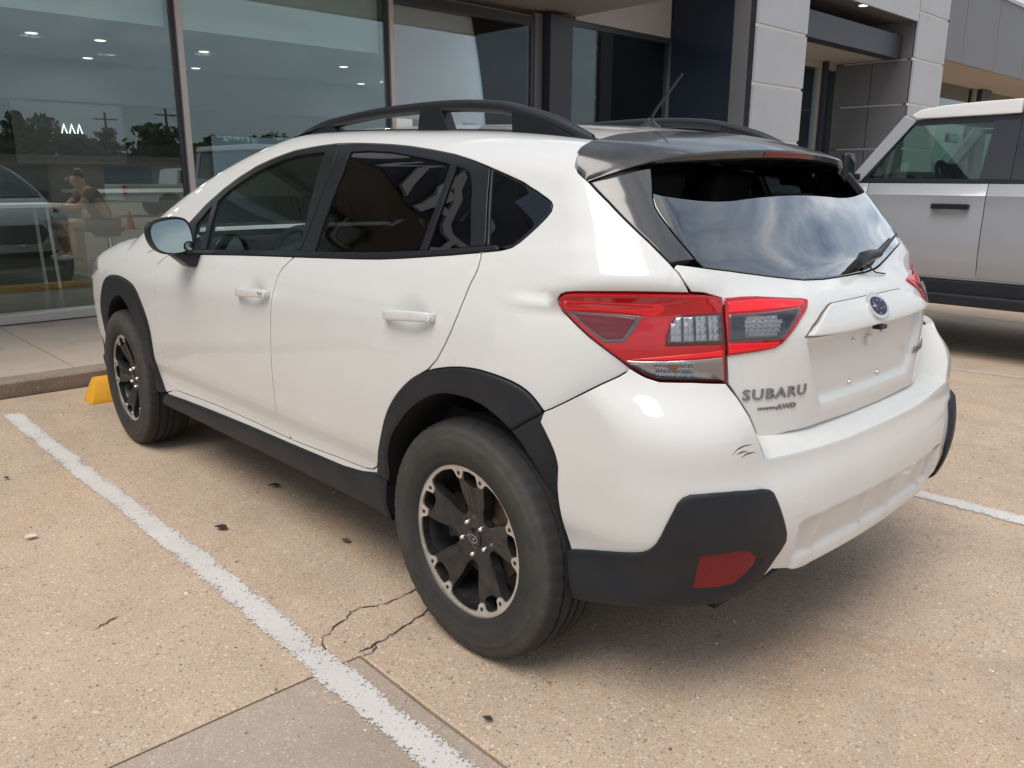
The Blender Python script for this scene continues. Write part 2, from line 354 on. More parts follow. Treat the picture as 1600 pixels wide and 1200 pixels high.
FEAT = {
 'hatch_line': [(-0.2746,1.5293),(-0.2637,1.4906),(-0.2593,1.4492),(-0.2662,1.4119),(-0.2867,1.3926),(-0.3283,1.3672),(-0.3984,1.3112),(-0.4582,1.2556),(-0.5166,1.2011),(-0.5655,1.1502),(-0.5864,1.1245),(-0.598,1.1026),(-0.6145,1.0803)],
 'dlo_top': [(1.905,1.1791),(1.8025,1.2579),(1.6843,1.3265),(1.5714,1.3785),(1.4498,1.4204),(1.3145,1.451),(1.1909,1.4756),(1.0459,1.4897),(0.9303,1.497),(0.8195,1.4955),(0.7035,1.49),(0.5905,1.4835),(0.4813,1.474),(0.356,1.4587),(0.2467,1.444),(0.1535,1.4255),(0.0776,1.4074),(0.0046,1.3896),(-0.07,1.3706),(-0.1372,1.3485),(-0.182,1.3297),(-0.2041,1.3179),(-0.2128,1.3066),(-0.2123,1.2923),(-0.1998,1.2766),(-0.169,1.248),(-0.1192,1.204),(-0.0955,1.1876),(-0.0726,1.1804)],
 'dlo_bot': [(-0.0489,1.1749),(0.0178,1.1632),(0.1248,1.1464),(0.2418,1.131),(0.3402,1.1187),(0.4471,1.1082),(0.5639,1.1003),(0.6913,1.0931),(0.81,1.0868),(0.9386,1.0801),(1.1247,1.0702),(1.3289,1.0593),(1.5522,1.0456),(1.7476,1.0338)],
 'belt_top': [(-0.033,1.1889),(0.021,1.1804),(0.1334,1.1633),(0.2511,1.1482),(0.4584,1.1277),(0.7033,1.1117),(0.9518,1.0987),(1.3428,1.077),(1.7263,1.0547)],
 'fglass': [(1.698,1.2744),(1.6251,1.3209),(1.5397,1.3593),(1.4411,1.3948),(1.3433,1.4226),(1.2309,1.4431),(1.122,1.4564),(0.9567,1.4618),(0.9506,1.4121),(0.9429,1.3169),(0.9314,1.1993),(0.9181,1.1032),(1.1395,1.0901),(1.3976,1.0747),(1.6889,1.0572),(1.6965,1.1636)],
 'fcorner': [(1.8472,1.1632),(1.7947,1.207),(1.7427,1.256),(1.7361,1.1971),(1.739,1.1243),(1.741,1.0565),(1.8179,1.0516),(1.8375,1.1105)],
 'fsplit': [(0.8825,1.4916),(0.8618,1.4013),(0.8753,1.3056),(0.8923,1.2007),(0.9144,1.1115),(0.9231,1.0971)],
 'rglass': [(0.7883,1.4573),(0.6881,1.4589),(0.559,1.4522),(0.4642,1.4413),(0.3816,1.4308),(0.3044,1.4216),(0.2457,1.4131),(0.2463,1.3614),(0.2516,1.2914),(0.2613,1.2175),(0.2689,1.1488),(0.3658,1.1365),(0.4915,1.1264),(0.6481,1.1166),(0.8236,1.107),(0.8139,1.197),(0.8006,1.3062),(0.789,1.383)],
 'rpane': [(0.2157,1.4083),(0.1891,1.4036),(0.1555,1.3939),(0.1283,1.3549),(0.1026,1.2804),(0.0652,1.1787),(0.1472,1.1642),(0.2382,1.1512),(0.233,1.2174),(0.2254,1.2888),(0.222,1.3566)],
 'qsplit': [(0.0776,1.4074),(0.056,1.331),(0.0315,1.2566),(0.0089,1.1834),(0.0139,1.1655)],
 'qglass': [(0.0672,1.4008),(0.0026,1.3845),(-0.0729,1.3646),(-0.133,1.345),(-0.1784,1.3253),(-0.1976,1.3146),(-0.2032,1.3053),(-0.2023,1.2927),(-0.1886,1.2805),(-0.1614,1.2554),(-0.1152,1.2133),(-0.0919,1.195),(-0.0579,1.1881),(-0.0025,1.1824),(0.0221,1.2573),(0.0464,1.3316)],
 'fdoor_front': [(2.0423,1.0131),(2.1385,0.9662),(2.1325,0.9226),(2.131,0.8657),(2.1457,0.8007),(2.1514,0.7182),(2.1526,0.6379),(2.1493,0.5751),(2.1407,0.5093),(2.151,0.4503),(2.128,0.4203),(2.0759,0.3908)],
 'door_bot': [(2.0759,0.3908),(1.823,0.4025),(1.5869,0.4089),(1.284,0.4089),(1.0022,0.4062),(0.8475,0.4108),(0.7086,0.4171),(0.6024,0.4191),(0.5274,0.4218)],
 'door_corner': [(0.5274,0.4218),(0.4832,0.4287),(0.4566,0.4441),(0.4367,0.4724),(0.4137,0.5083)],
 'split': [(0.9386,1.0801),(0.9693,1.0577),(1.0006,1.0333),(1.0147,1.0105),(1.021,0.9883),(1.0282,0.9547),(1.033,0.9252),(1.041,0.8813),(1.0485,0.8343),(1.0599,0.7441),(1.0664,0.6597),(1.071,0.5737),(1.0763,0.4897),(1.0518,0.4458),(1.0022,0.4062)],
 'rdoor_rear': [(0.0139,1.1655),(0.0085,1.1431),(0.0067,1.1155),(0.0112,1.0952),(0.0201,1.0713),(0.0278,1.0357),(0.039,0.9924),(0.0579,0.944),(0.0825,0.8987),(0.1114,0.8553),(0.1493,0.8201),(0.1833,0.7978)],
 'sill_bot': [(2.1892,0.3543),(1.955,0.367),(1.7202,0.3751),(1.3355,0.385),(1.0003,0.3899),(0.8243,0.3932),(0.6597,0.3955),(0.5462,0.4048),(0.4646,0.4208)],
 'arch_out': [(0.4555,0.4233),(0.4411,0.4666),(0.4074,0.5253),(0.3887,0.5743),(0.3683,0.6186),(0.3468,0.658),(0.3208,0.6934),(0.2869,0.7296),(0.2489,0.7617),(0.2126,0.7871),(0.1719,0.8072),(0.1326,0.8229),(0.0945,0.8335),(0.0523,0.8427),(0.0115,0.8497),(-0.0281,0.8526),(-0.0667,0.8536),(-0.1091,0.8498),(-0.1476,0.8432),(-0.1824,0.8342),(-0.2125,0.8228),(-0.2365,0.7989),(-0.2603,0.7697),(-0.2873,0.7306),(-0.3069,0.6988),(-0.3194,0.6727),(-0.3213,0.6504),(-0.3191,0.6168),(-0.3197,0.5849),(-0.3234,0.5533),(-0.3306,0.5144),(-0.3407,0.4689),(-0.3498,0.4365),(-0.3616,0.4037)],
 'arch_in': [(0.3935,0.2942),(0.3905,0.4138),(0.3625,0.5107),(0.3493,0.5461),(0.3348,0.5766),(0.3064,0.6141),(0.2737,0.6475),(0.2399,0.6804),(0.2022,0.7093),(0.1664,0.7316),(0.1321,0.7494),(0.1016,0.7606),(0.0693,0.7684),(0.0351,0.7711),(-0.0007,0.7724),(-0.0356,0.7701),(-0.0693,0.7641),(-0.0956,0.7547),(-0.1203,0.7414),(-0.1441,0.726),(-0.1673,0.7087),(-0.1955,0.678),(-0.2231,0.6399),(-0.2485,0.5956),(-0.2703,0.5504),(-0.288,0.5037),(-0.3011,0.4581),(-0.3159,0.4031)],
 'seam_arch': [(-0.1673,0.7087),(-0.2129,0.7388),(-0.2603,0.768)],
 'seam_bump': [(-0.2603,0.7697),(-0.2851,0.7819),(-0.3128,0.7975),(-0.3466,0.8175),(-0.3794,0.8369),(-0.4114,0.8557),(-0.4349,0.8678),(-0.4565,0.8796),(-0.4701,0.8891),(-0.479,0.8983)],
 'tail': [(-0.6147,1.0788),(-0.54,1.0803),(-0.4658,1.0804),(-0.3883,1.0786),(-0.3384,1.0766),(-0.3101,1.0737),(-0.2948,1.0675),(-0.2854,1.0565),(-0.2896,1.044),(-0.2997,1.0281),(-0.3341,1.0011),(-0.3736,0.9723),(-0.4126,0.947),(-0.4501,0.923),(-0.4788,0.9029),(-0.5162,0.8807),(-0.5315,0.8744),(-0.5525,0.8714),(-0.6236,0.8721),(-0.7045,0.8701),(-0.6991,0.9353),(-0.6959,0.9897),(-0.6965,1.0642),(-0.676,1.0721),(-0.6494,1.0777)],
 'tail_dark': [(-0.3069,1.0318),(-0.3349,1.0319),(-0.4357,1.0298),(-0.5057,1.0239),(-0.4998,1.0118),(-0.4849,0.989),(-0.4641,0.9639),(-0.4152,0.9595),(-0.3899,0.9764)],
 'tail_darkin': [(-0.328,1.025),(-0.3694,1.0258),(-0.4359,1.0228),(-0.4919,1.0175),(-0.4769,0.9961),(-0.4591,0.9712),(-0.4197,0.9675),(-0.3963,0.9798),(-0.3578,1.0033)],
 'tail_clear': [(-0.5851,1.0227),(-0.5942,1.0257),(-0.6366,1.0288),(-0.6849,1.0296),(-0.6864,0.9972),(-0.687,0.969),(-0.6345,0.9679),(-0.5654,0.9645),(-0.5666,0.9817),(-0.5757,1.0082)],
 'tail_low': [(-0.4689,0.9203),(-0.5026,0.9198),(-0.5504,0.922),(-0.6209,0.9267),(-0.6894,0.9331),(-0.6956,0.8791),(-0.6232,0.8792),(-0.5521,0.8792),(-0.5341,0.8824),(-0.5159,0.8893),(-0.491,0.9044)],
 'inlamp': [(-0.7024,1.067),(-0.75,1.0683),(-0.7997,1.0669),(-0.8804,1.0593),(-0.9476,1.0531),(-0.9642,1.0495),(-0.9643,1.0435),(-0.9441,1.0306),(-0.9067,1.0097),(-0.8706,0.9818),(-0.8431,0.9587),(-0.8221,0.9485),(-0.7807,0.9424),(-0.7412,0.9387),(-0.7037,0.9344),(-0.7013,0.9896)],
 'inlamp_clear': [(-0.7102,1.0275),(-0.7812,1.0287),(-0.8444,1.0291),(-0.9063,1.0321),(-0.9068,1.0264),(-0.8753,1.0037),(-0.8439,0.9762),(-0.8328,0.9693),(-0.7725,0.9703),(-0.7052,0.9702)],
 'hatch_left': [(-0.6145,1.0803),(-0.6493,1.0784),(-0.697,1.0672),(-0.7013,1.0466),(-0.7009,1.004),(-0.7029,0.9352),(-0.7102,0.866),(-0.7359,0.83),(-0.7683,0.7829),(-0.8013,0.7174)],
 'hatch_bot': [(-0.8013,0.7174),(-0.8805,0.728),(-1.0241,0.728),(-1.1148,0.7253),(-1.2011,0.7231)],
 'winline': [(-0.5702,1.1488),(-0.6138,1.1455),(-0.6618,1.1423),(-0.7515,1.1366),(-0.8515,1.1256),(-0.9588,1.1109),(-1.0528,1.0963),(-1.1428,1.0903),(-1.2671,1.0879)],
 'wintrim': [(-0.538,1.437),(-0.5368,1.3726),(-0.5348,1.3466),(-0.5354,1.3259),(-0.5398,1.3041),(-0.5517,1.2817),(-0.5892,1.2267),(-0.6426,1.1607)],
 'spoil_low': [(-0.3283,1.3672),(-0.389,1.3812),(-0.4501,1.3999),(-0.538,1.437)],
 'tail_strip': [(-0.3007,1.0606),(-0.3801,1.0616),(-0.4666,1.0616),(-0.546,1.0585),(-0.5575,1.0511),(-0.5511,1.0373),(-0.5319,1.0261),(-0.4991,1.033),(-0.4548,1.0378),(-0.3797,1.0393),(-0.3125,1.0363)],
 'tail_strip_low': [(-0.4796,0.9232),(-0.55,0.9327),(-0.6888,0.9493),(-0.6907,0.937),(-0.6207,0.9306),(-0.5503,0.925)],
 'in_strip': [(-0.711,1.0565),(-0.7923,1.0568),(-0.871,1.0517),(-0.942,1.0445),(-0.9304,1.0374),(-0.9107,1.0346),(-0.847,1.0345),(-0.7826,1.0343),(-0.7089,1.0333)],
 'in_strip_low': [(-0.7052,0.9641),(-0.7723,0.9642),(-0.8325,0.9632),(-0.8186,0.9526),(-0.7805,0.9494),(-0.7057,0.9413)],
 'garnish': [(-0.9142,0.9672),(-0.9475,0.9932),(-0.9975,1.0158),(-1.039,1.0288),(-1.0599,1.0322),(-1.1331,1.0326),(-1.2143,1.0326),(-1.2952,1.0338),(-1.373,1.0347)],
 'garnish_b': [(-0.9142,0.9672),(-0.9546,0.9644),(-1.0035,0.9615),(-1.082,0.9593),(-1.168,0.9584),(-1.2528,0.9588)],
 'recess': [(-0.9161,0.9624),(-0.9355,0.9042),(-0.9619,0.8426),(-0.9972,0.7787),(-1.1012,0.7752),(-1.2248,0.7739)],
 'subaru_txt': [(-0.7619,0.8206),(-0.9125,0.832),(-0.9059,0.8509),(-0.7607,0.8368)],
 'awd_txt': [(-0.7854,0.7932),(-0.8974,0.7994)],
 'fhandle': [(1.2794,0.9229),(1.0504,0.9413)],
 'rhandle': [(0.3376,0.9533),(0.1296,0.9684)],
 'front_arch_out': [(3.165,0.6958),(3.0758,0.7442),(2.9995,0.7829),(2.903,0.8177),(2.8058,0.8433),(2.7,0.861),(2.6137,0.8672),(2.5314,0.8654),(2.4541,0.8558),(2.3927,0.8404),(2.3551,0.8141),(2.3279,0.7839),(2.2904,0.749),(2.2643,0.7101),(2.2461,0.6793),(2.2385,0.647),(2.2449,0.5973),(2.2474,0.5476),(2.2508,0.4967),(2.2685,0.4417),(2.2331,0.4011),(2.1803,0.3622)],
 'front_arch_in': [(3.1402,0.6847),(3.0555,0.7234),(2.9542,0.7523),(2.8392,0.7714),(2.7378,0.7822),(2.6592,0.7809),(2.588,0.7711),(2.5149,0.7479),(2.4516,0.7086),(2.4093,0.6766),(2.3765,0.6374),(2.3543,0.5905),(2.339,0.5364),(2.3445,0.4903),(2.3559,0.4422),(2.3239,0.3939),(2.2732,0.3473)],
 'rocker_bot': [(2.2718,0.2892),(1.9232,0.2954),(1.6397,0.2954),(1.1458,0.301),(0.7751,0.3003),(0.441,0.2954)],
 'b_seam_bump': [(-0.2797,0.7836),(-0.305,0.798),(-0.3324,0.8159),(-0.3646,0.8386),(-0.3937,0.8594),(-0.4204,0.8773),(-0.44,0.8886),(-0.4581,0.8993),(-0.4696,0.9079),(-0.4772,0.9162)],
 'b_tail_low': [(-0.4772,0.9162),(-0.5085,0.8997),(-0.5365,0.891),(-0.6007,0.8899),(-0.6752,0.884)],
 'b_crease': [(-0.6779,0.8817),(-0.6972,0.8513),(-0.7155,0.8123),(-0.7287,0.7685),(-0.7463,0.7271)],
 'b_shelf': [(-0.7547,0.7035),(-0.8337,0.6976),(-0.9272,0.6918),(-0.9923,0.6893),(-1.0664,0.6874),(-1.1198,0.6882)],
 'b_bclad': [(-0.3392,0.4246),(-0.3769,0.438),(-0.4459,0.4622),(-0.4985,0.4781),(-0.5143,0.4839),(-0.5247,0.4926),(-0.5323,0.5031),(-0.5386,0.5156),(-0.5464,0.5407),(-0.553,0.5671),(-0.5617,0.5963),(-0.57,0.6243),(-0.579,0.6381),(-0.5923,0.6463),(-0.6352,0.6501),(-0.6794,0.6499),(-0.7364,0.6425),(-0.7536,0.6366),(-0.7652,0.6271),(-0.774,0.6073),(-0.7839,0.5803),(-0.7939,0.5521),(-0.8049,0.5188),(-0.8065,0.4976),(-0.782,0.4558),(-0.7626,0.4051),(-0.7472,0.3761),(-0.7255,0.3602),(-0.6845,0.3469),(-0.6376,0.3379),(-0.5712,0.3344),(-0.5051,0.328),(-0.4343,0.3145),(-0.3861,0.3017),(-0.3631,0.2986),(-0.3556,0.329)],
 'b_reflector': [(-0.6161,0.494),(-0.663,0.5013),(-0.7076,0.5036),(-0.7184,0.4961),(-0.7351,0.4766),(-0.7328,0.4533),(-0.7163,0.4237),(-0.6946,0.3989),(-0.654,0.3937),(-0.6159,0.3917),(-0.6169,0.4412)],
 'b_hook': [(-0.8368,0.5913),(-0.8807,0.5909),(-0.8785,0.5453),(-0.8369,0.5466)],
 'b_step': [(-0.8129,0.5195),(-0.8758,0.5276),(-0.9467,0.5293),(-1.0251,0.5296),(-1.1011,0.5306),(-1.203,0.5329)],
 'b_lip': [(-0.7629,0.3987),(-0.7922,0.4266),(-0.8654,0.3971),(-0.9576,0.3769),(-1.0726,0.3783),(-1.2085,0.3794),(-1.3818,0.3719)],
 'b_scuff1': [(-0.6683,0.7354),(-0.6792,0.7469),(-0.694,0.7515),(-0.7173,0.7506)],
 'b_scuff2': [(-0.678,0.7353),(-0.6911,0.7388),(-0.7038,0.7375)],
 'b_scuff3': [(-0.6885,0.7258),(-0.7023,0.7318),(-0.7245,0.7309)],
}
# ---------------------------------------------------------------- body panels
def solve(O, D, bump, hi=1.3):
    O = np.asarray(O, float); D = np.asarray(D, float); n = len(O)
    lo = np.zeros(n); h = np.full(n, hi)
    f = lambda l: FB(O[:, 0]+D[:, 0]*l, O[:, 1]+D[:, 1]*l, O[:, 2]+D[:, 2]*l, bump)
    for i in range(18):
        m = (lo+h)/2; v = f(m) > 0; h = np.where(v, m, h); lo = np.where(v, lo, m)
    m = (lo+h)/2
    return O+D*m[:, None]
def map_side(u, v, bump): return surf(u, v, bump)
def map_top(u, v, bump):
    n = len(u); return solve(np.stack([u, v, np.full(n, .8)], 1), np.tile((0, 0, 1.), (n, 1)), bump, 1.0)
def map_front(u, v, bump):
    n = len(u); return solve(np.stack([np.full(n, 1.0), u, v], 1), np.tile((1., 0, 0), (n, 1)), bump, 3.0)
MAPS = {'side': map_side, 'top': map_top, 'front': map_front}
CENTER = np.array([1.0, 0, .75])
def position(chart_, uv, bump, disp, h=0):
    Q = MAPS[chart_](uv[:, 0], uv[:, 1], bump); return Q
def frame(chart_, uv, bump, disp=None, h=0):
    """points and outward normals on the (displaced) surface"""
    e = .004; f = MAPS[chart_]
    n = len(uv); du = np.array([[e, 0]]); dv = np.array([[0, e]])
    allp = np.concatenate([uv, uv+du, uv-du, uv+dv, uv-dv]); Q = f(allp[:, 0], allp[:, 1], bump)
    P0, a, b, c, d = [Q[i*n:(i+1)*n] for i in range(5)]
    N = np.cross(a-b, c-d); N /= np.linalg.norm(N, axis=1)[:, None]+1e-12
    s = np.sign(((P0-CENTER*[1, 0, 1]-np.stack([P0[:, 0]-CENTER[0], 0*P0[:, 0], 0*P0[:, 0]], 1)*0)*N).sum(1)).sum()
    sg = 1 if s >= 0 else -1
    N *= sg
    if disp is None: return P0+N*h, N
    D = disp(allp, Q); Dn = [D[i*n:(i+1)*n] for i in range(5)]
    P1 = P0+N*(Dn[0]+h)[:, None]
    N2 = np.cross((a+N*Dn[1][:, None])-(b+N*Dn[2][:, None]), (c+N*Dn[3][:, None])-(d+N*Dn[4][:, None]))*sg
    N2 /= np.linalg.norm(N2, axis=1)[:, None]+1e-12
    return P1, N2
def area2(p): x, y = p[:, 0], p[:, 1]; return (x*np.roll(y, -1)-y*np.roll(x, -1)).sum()
def densify(p, step, closed=True):
    o = []; n = len(p)
    for i in range(n if closed else n-1):
        a, b = p[i], p[(i+1) % n]; k = max(1, int(math.ceil(np.linalg.norm(b-a)/step)))
        o += [a+(b-a)*j/k for j in range(k)]
    if not closed: o.append(p[-1])
    return np.array(o)
def clean(p, eps=6e-4):
    o = [p[0]]
    for q in p[1:]:
        if np.linalg.norm(q-o[-1]) > eps: o.append(q)
    if np.linalg.norm(o[0]-o[-1]) < eps: o.pop()
    return np.array(o)
def inset(p, d):
    """offset a closed CCW polygon inwards"""
    a = p-np.roll(p, 1, 0); b = np.roll(p, -1, 0)-p
    a /= np.linalg.norm(a, axis=1)[:, None]+1e-12; b /= np.linalg.norm(b, axis=1)[:, None]+1e-12
    na = np.stack([-a[:, 1], a[:, 0]], 1); nb = np.stack([-b[:, 1], b[:, 0]], 1)
    m = na+nb; l = (m*m).sum(1); m = m/np.maximum(l, .5)[:, None]*2
    q = p+m*d
    if abs(d) < 1e-5: return q
    k = dist_to(p, q) > abs(d)*.86           # drop points that ran into a neighbouring edge
    return clean(q[k], 3e-4) if k.sum() > 3 else q
def inside(poly, q):
    x, y = q[:, 0], q[:, 1]; r = np.zeros(len(q), bool)
    px, py = poly[:, 0], poly[:, 1]; qx, qy = np.roll(px, -1), np.roll(py, -1)
    for i in range(len(poly)):
        c = ((py[i] > y) != (qy[i] > y))
        if c.any(): r ^= c & (x < (qx[i]-px[i])*(y-py[i])/((qy[i]-py[i]) if qy[i] != py[i] else 1e-12)+px[i])
    return r
def dist_to(poly, q, closed=True):
    a = poly; b = np.roll(poly, -1, 0)
    if not closed: a, b = poly[:-1], poly[1:]
    best = np.full(len(q), 1e9); ab = b-a; L = (ab*ab).sum(1)+1e-15
    for i in range(len(a)):
        t = np.clip(((q-a[i])@ab[i])/L[i], 0, 1); d = q-a[i]-t[:, None]*ab[i]; best = np.minimum(best, (d*d).sum(1))
    return np.sqrt(best)
def panel(name, poly, material, parent, chart_='side', bump=False, gap=.0025, h=0., depth=.022, step=.03, disp=None, holes=(), bev=.0022, low=.0014, lines=(), hole_gap=0, mirror=False, label=None, normal_h=None):
    poly = clean(np.array(poly, float))
    if area2(poly) < 0: poly = poly[::-1]
    poly = densify(poly, step*.7)
    out = inset(poly, gap); inn = inset(poly, gap+bev)
    hs = []
    for q in holes:
        q = clean(np.array(q, float)); q = q if area2(q) > 0 else q[::-1]; q = densify(q, step*.7)
        hs.append((inset(q, -hole_gap), inset(q, -hole_gap-bev)))
    lo, hi = out.min(0), out.max(0)
    gx, gy = np.meshgrid(np.arange(lo[0]+step*.5, hi[0], step), np.arange(lo[1]+step*.4, hi[1], step*.87)); gx[::2] += step*.5
    g = np.stack([gx.ravel(), gy.ravel()], 1)
    if len(g):
        k = inside(inn, g); g = g[k]
        if len(g): g = g[dist_to(inn, g) > step*.4]
        for a, b in hs:
            if len(g): g = g[~inside(b, g)]
            if len(g): g = g[dist_to(b, g) > step*.4]
    rings = [out, inn]+[x for ab in hs for x in ab]
    pts = []; edges = []
    for r in rings:
        n0 = len(pts); pts += [tuple(p) for p in r]; edges += [(n0+i, n0+(i+1) % len(r)) for i in range(len(r))]
    for ln in lines:
        ln = densify(np.array(ln, float), step*.6, False); ln = ln[inside(inn, ln)]
        if len(ln) and len(g): g = g[dist_to(ln, g, False) > step*.35] if len(ln) > 1 else g
        n0 = len(pts); pts += [tuple(p) for p in ln]; edges += [(n0+i, n0+i+1) for i in range(len(ln)-1)]
    pts += [tuple(p) for p in g]
    V, E_, F_, ov, oe, of = delaunay_2d_cdt([Vector(p) for p in pts], edges, [], 0, 1e-7)
    uv = np.array([tuple(v) for v in V]); F = np.array([f for f in F_ if len(f) == 3])
    c = uv[F].mean(1); keep = inside(out, c)
    for a, b in hs: keep &= ~inside(a, c)
    src0 = np.array([o[0] if o else 10**9 for o in ov]); ao = (src0[F] < len(out)).all(1)
    if ao.any():
        k2 = np.where(ao)[0]; keep[k2[dist_to(out, c[k2]) < bev*.12]] = False
    F = F[keep]
    P, N = frame(chart_, uv, bump, disp, h)
    # rounded edge: outer ring drops a little and its normal leans outwards
    src = np.array([o[0] if o else -1 for o in ov]); nO = len(out)
    outer = (src >= 0) & (src < nO); k0 = 2*nO
    for a, b in hs:
        outer |= (src >= k0) & (src < k0+len(a)); k0 += len(a)+len(b)
    cnt = {}
    for f in F:
        for i in range(3):
            a, b = int(f[i]), int(f[(i+1) % 3]); cnt[(a, b)] = 1
    bd = [(a, b) for (a, b) in cnt if (b, a) not in cnt]
    g0 = np.cross(P[F[:, 1]]-P[F[:, 0]], P[F[:, 2]]-P[F[:, 0]]); flip = (g0*N[F[:, 0]]).sum() < 0
    Od = np.zeros_like(P)
    for a, b in bd:
        e = P[b]-P[a]; o = np.cross(e, (N[a]+N[b])/2)*(-1 if flip else 1); l = np.linalg.norm(o)+1e-12; Od[a] += o/l; Od[b] += o/l
    on = np.linalg.norm(Od, axis=1); isb = on > 1e-6; Od[isb] /= on[isb][:, None]
    lowv = isb | ((src >= 0) & (src < nO)); P[lowv] -= N[lowv]*low
    N1 = N.copy(); N1[isb] += Od[isb]*.75; N1 /= np.linalg.norm(N1, axis=1)[:, None]
    nv = len(P); idx = {}; SV = []; SN = []
    faces = [tuple(f[::-1]) if flip else tuple(f) for f in F]
    for a, b in bd:
        for q in (a, b):
            if q not in idx: idx[q] = nv+len(SV); SV += [P[q], P[q]-N[q]*depth]; SN += [Od[q], Od[q]]
        f = (idx[a], idx[a]+1, idx[b]+1, idx[b]); faces.append(tuple(reversed(f)) if flip else f)
    VV = np.concatenate([P, np.array(SV)]) if SV else P; NN = np.concatenate([N1, np.array(SN)]) if SV else N1
    used = np.zeros(len(VV), bool)
    for f in faces: used[list(f)] = True
    mp = np.cumsum(used)-1; VV = VV[used]; NN = NN[used]; faces = [tuple(mp[list(f)]) for f in faces]
    o = mesh_obj(name, VV, faces, material, parent, normals=NN)
    if label: o['label'] = label
    if mirror: return o, mesh_obj(name, VV*[1, -1, 1], [tuple(reversed(f)) for f in faces], material, mirror if not isinstance(mirror, bool) else parent, normals=NN*[1, -1, 1])
    return o
def mir(p): p = np.array(p, float).copy(); p[:, 0] = S1+S2-p[:, 0]; return p
def at(s, t, h=0, bump=False):
    P, N = frame('side', np.array([[s, t]], float), bump); return P[0]+N[0]*h, N[0]
def smooth(p, n=2, keep=()):
    p = np.array(p, float); d = densify(p, .018, False)
    for _ in range(n):
        q = d.copy(); q[1:-1] = (d[:-2]+2*d[1:-1]+d[2:])/4; d = q
    return [tuple(x) for x in d]
def cells(name, poly, nx, nz, h, parent, material, tilt=.0032):
    """a reflector made of small pillowed facets, cut to the lamp window"""
    p = np.array(poly, float); lo, hi = p.min(0), p.max(0); V = []; F = []
    dx, dz = (hi-lo)/[nx, nz]
    for i in range(nx):
        for j in range(nz):
            c = lo+[(i+.5)*dx, (j+.5)*dz]
            if not inside(p, np.array([c]))[0]: continue
            q = np.array([c+[a*dx*.49, b*dz*.49] for a, b in ((-1, -1), (1, -1), (1, 1), (-1, 1), (0, 0))]); P, N = frame('side', q, False, None, h); P[4] += N[4]*tilt; P[(i+j) % 4] += N[4]*tilt*.5
            n0 = len(V); V += list(P); F += [(n0+k, n0+(k+1) % 4, n0+4) for k in range(4)]
    if V: m = MB(); m.add(V, F); return m.obj(name, material, parent)
def ss(x): x = np.clip(x, 0, 1); return x*x*(3-2*x)
def text_mesh(txt, size, depth, bold=0., spacing=1.0, font=None):
    cu = bpy.data.curves.new('txt', 'FONT'); cu.body = txt; cu.size = size; cu.extrude = depth/2; cu.offset = bold; cu.space_character = spacing; cu.resolution_u = 3
    cu.align_x = 'CENTER'
    o = bpy.data.objects.new('txt', cu); COL.objects.link(o); dg = bpy.context.evaluated_depsgraph_get(); dg.update()
    me = bpy.data.meshes.new_from_object(o.evaluated_get(dg)); v = np.array([tuple(x.co) for x in me.vertices]).reshape(-1, 3); f = [tuple(p.vertices) for p in me.polygons]
    bpy.data.objects.remove(o); bpy.data.curves.remove(cu); bpy.data.meshes.remove(me)
    return v, f
def wrap_text(name, txt, s0, t0, size, sx, depth, material, parent, bold=0., tilt=0., spacing=1.0, bump=False, direction=-1):
    v, f = text_mesh(txt, size, depth, bold, spacing)
    # on the tail the reading direction runs along -s
    uv = np.stack([s0+direction*v[:, 0]*sx, t0+v[:, 1]+tilt*v[:, 0]], 1)
    P, N = frame('side', uv, bump); P = P+N*(v[:, 2:3]+depth*.5)
    return mesh_obj(name, P, f, material, parent)
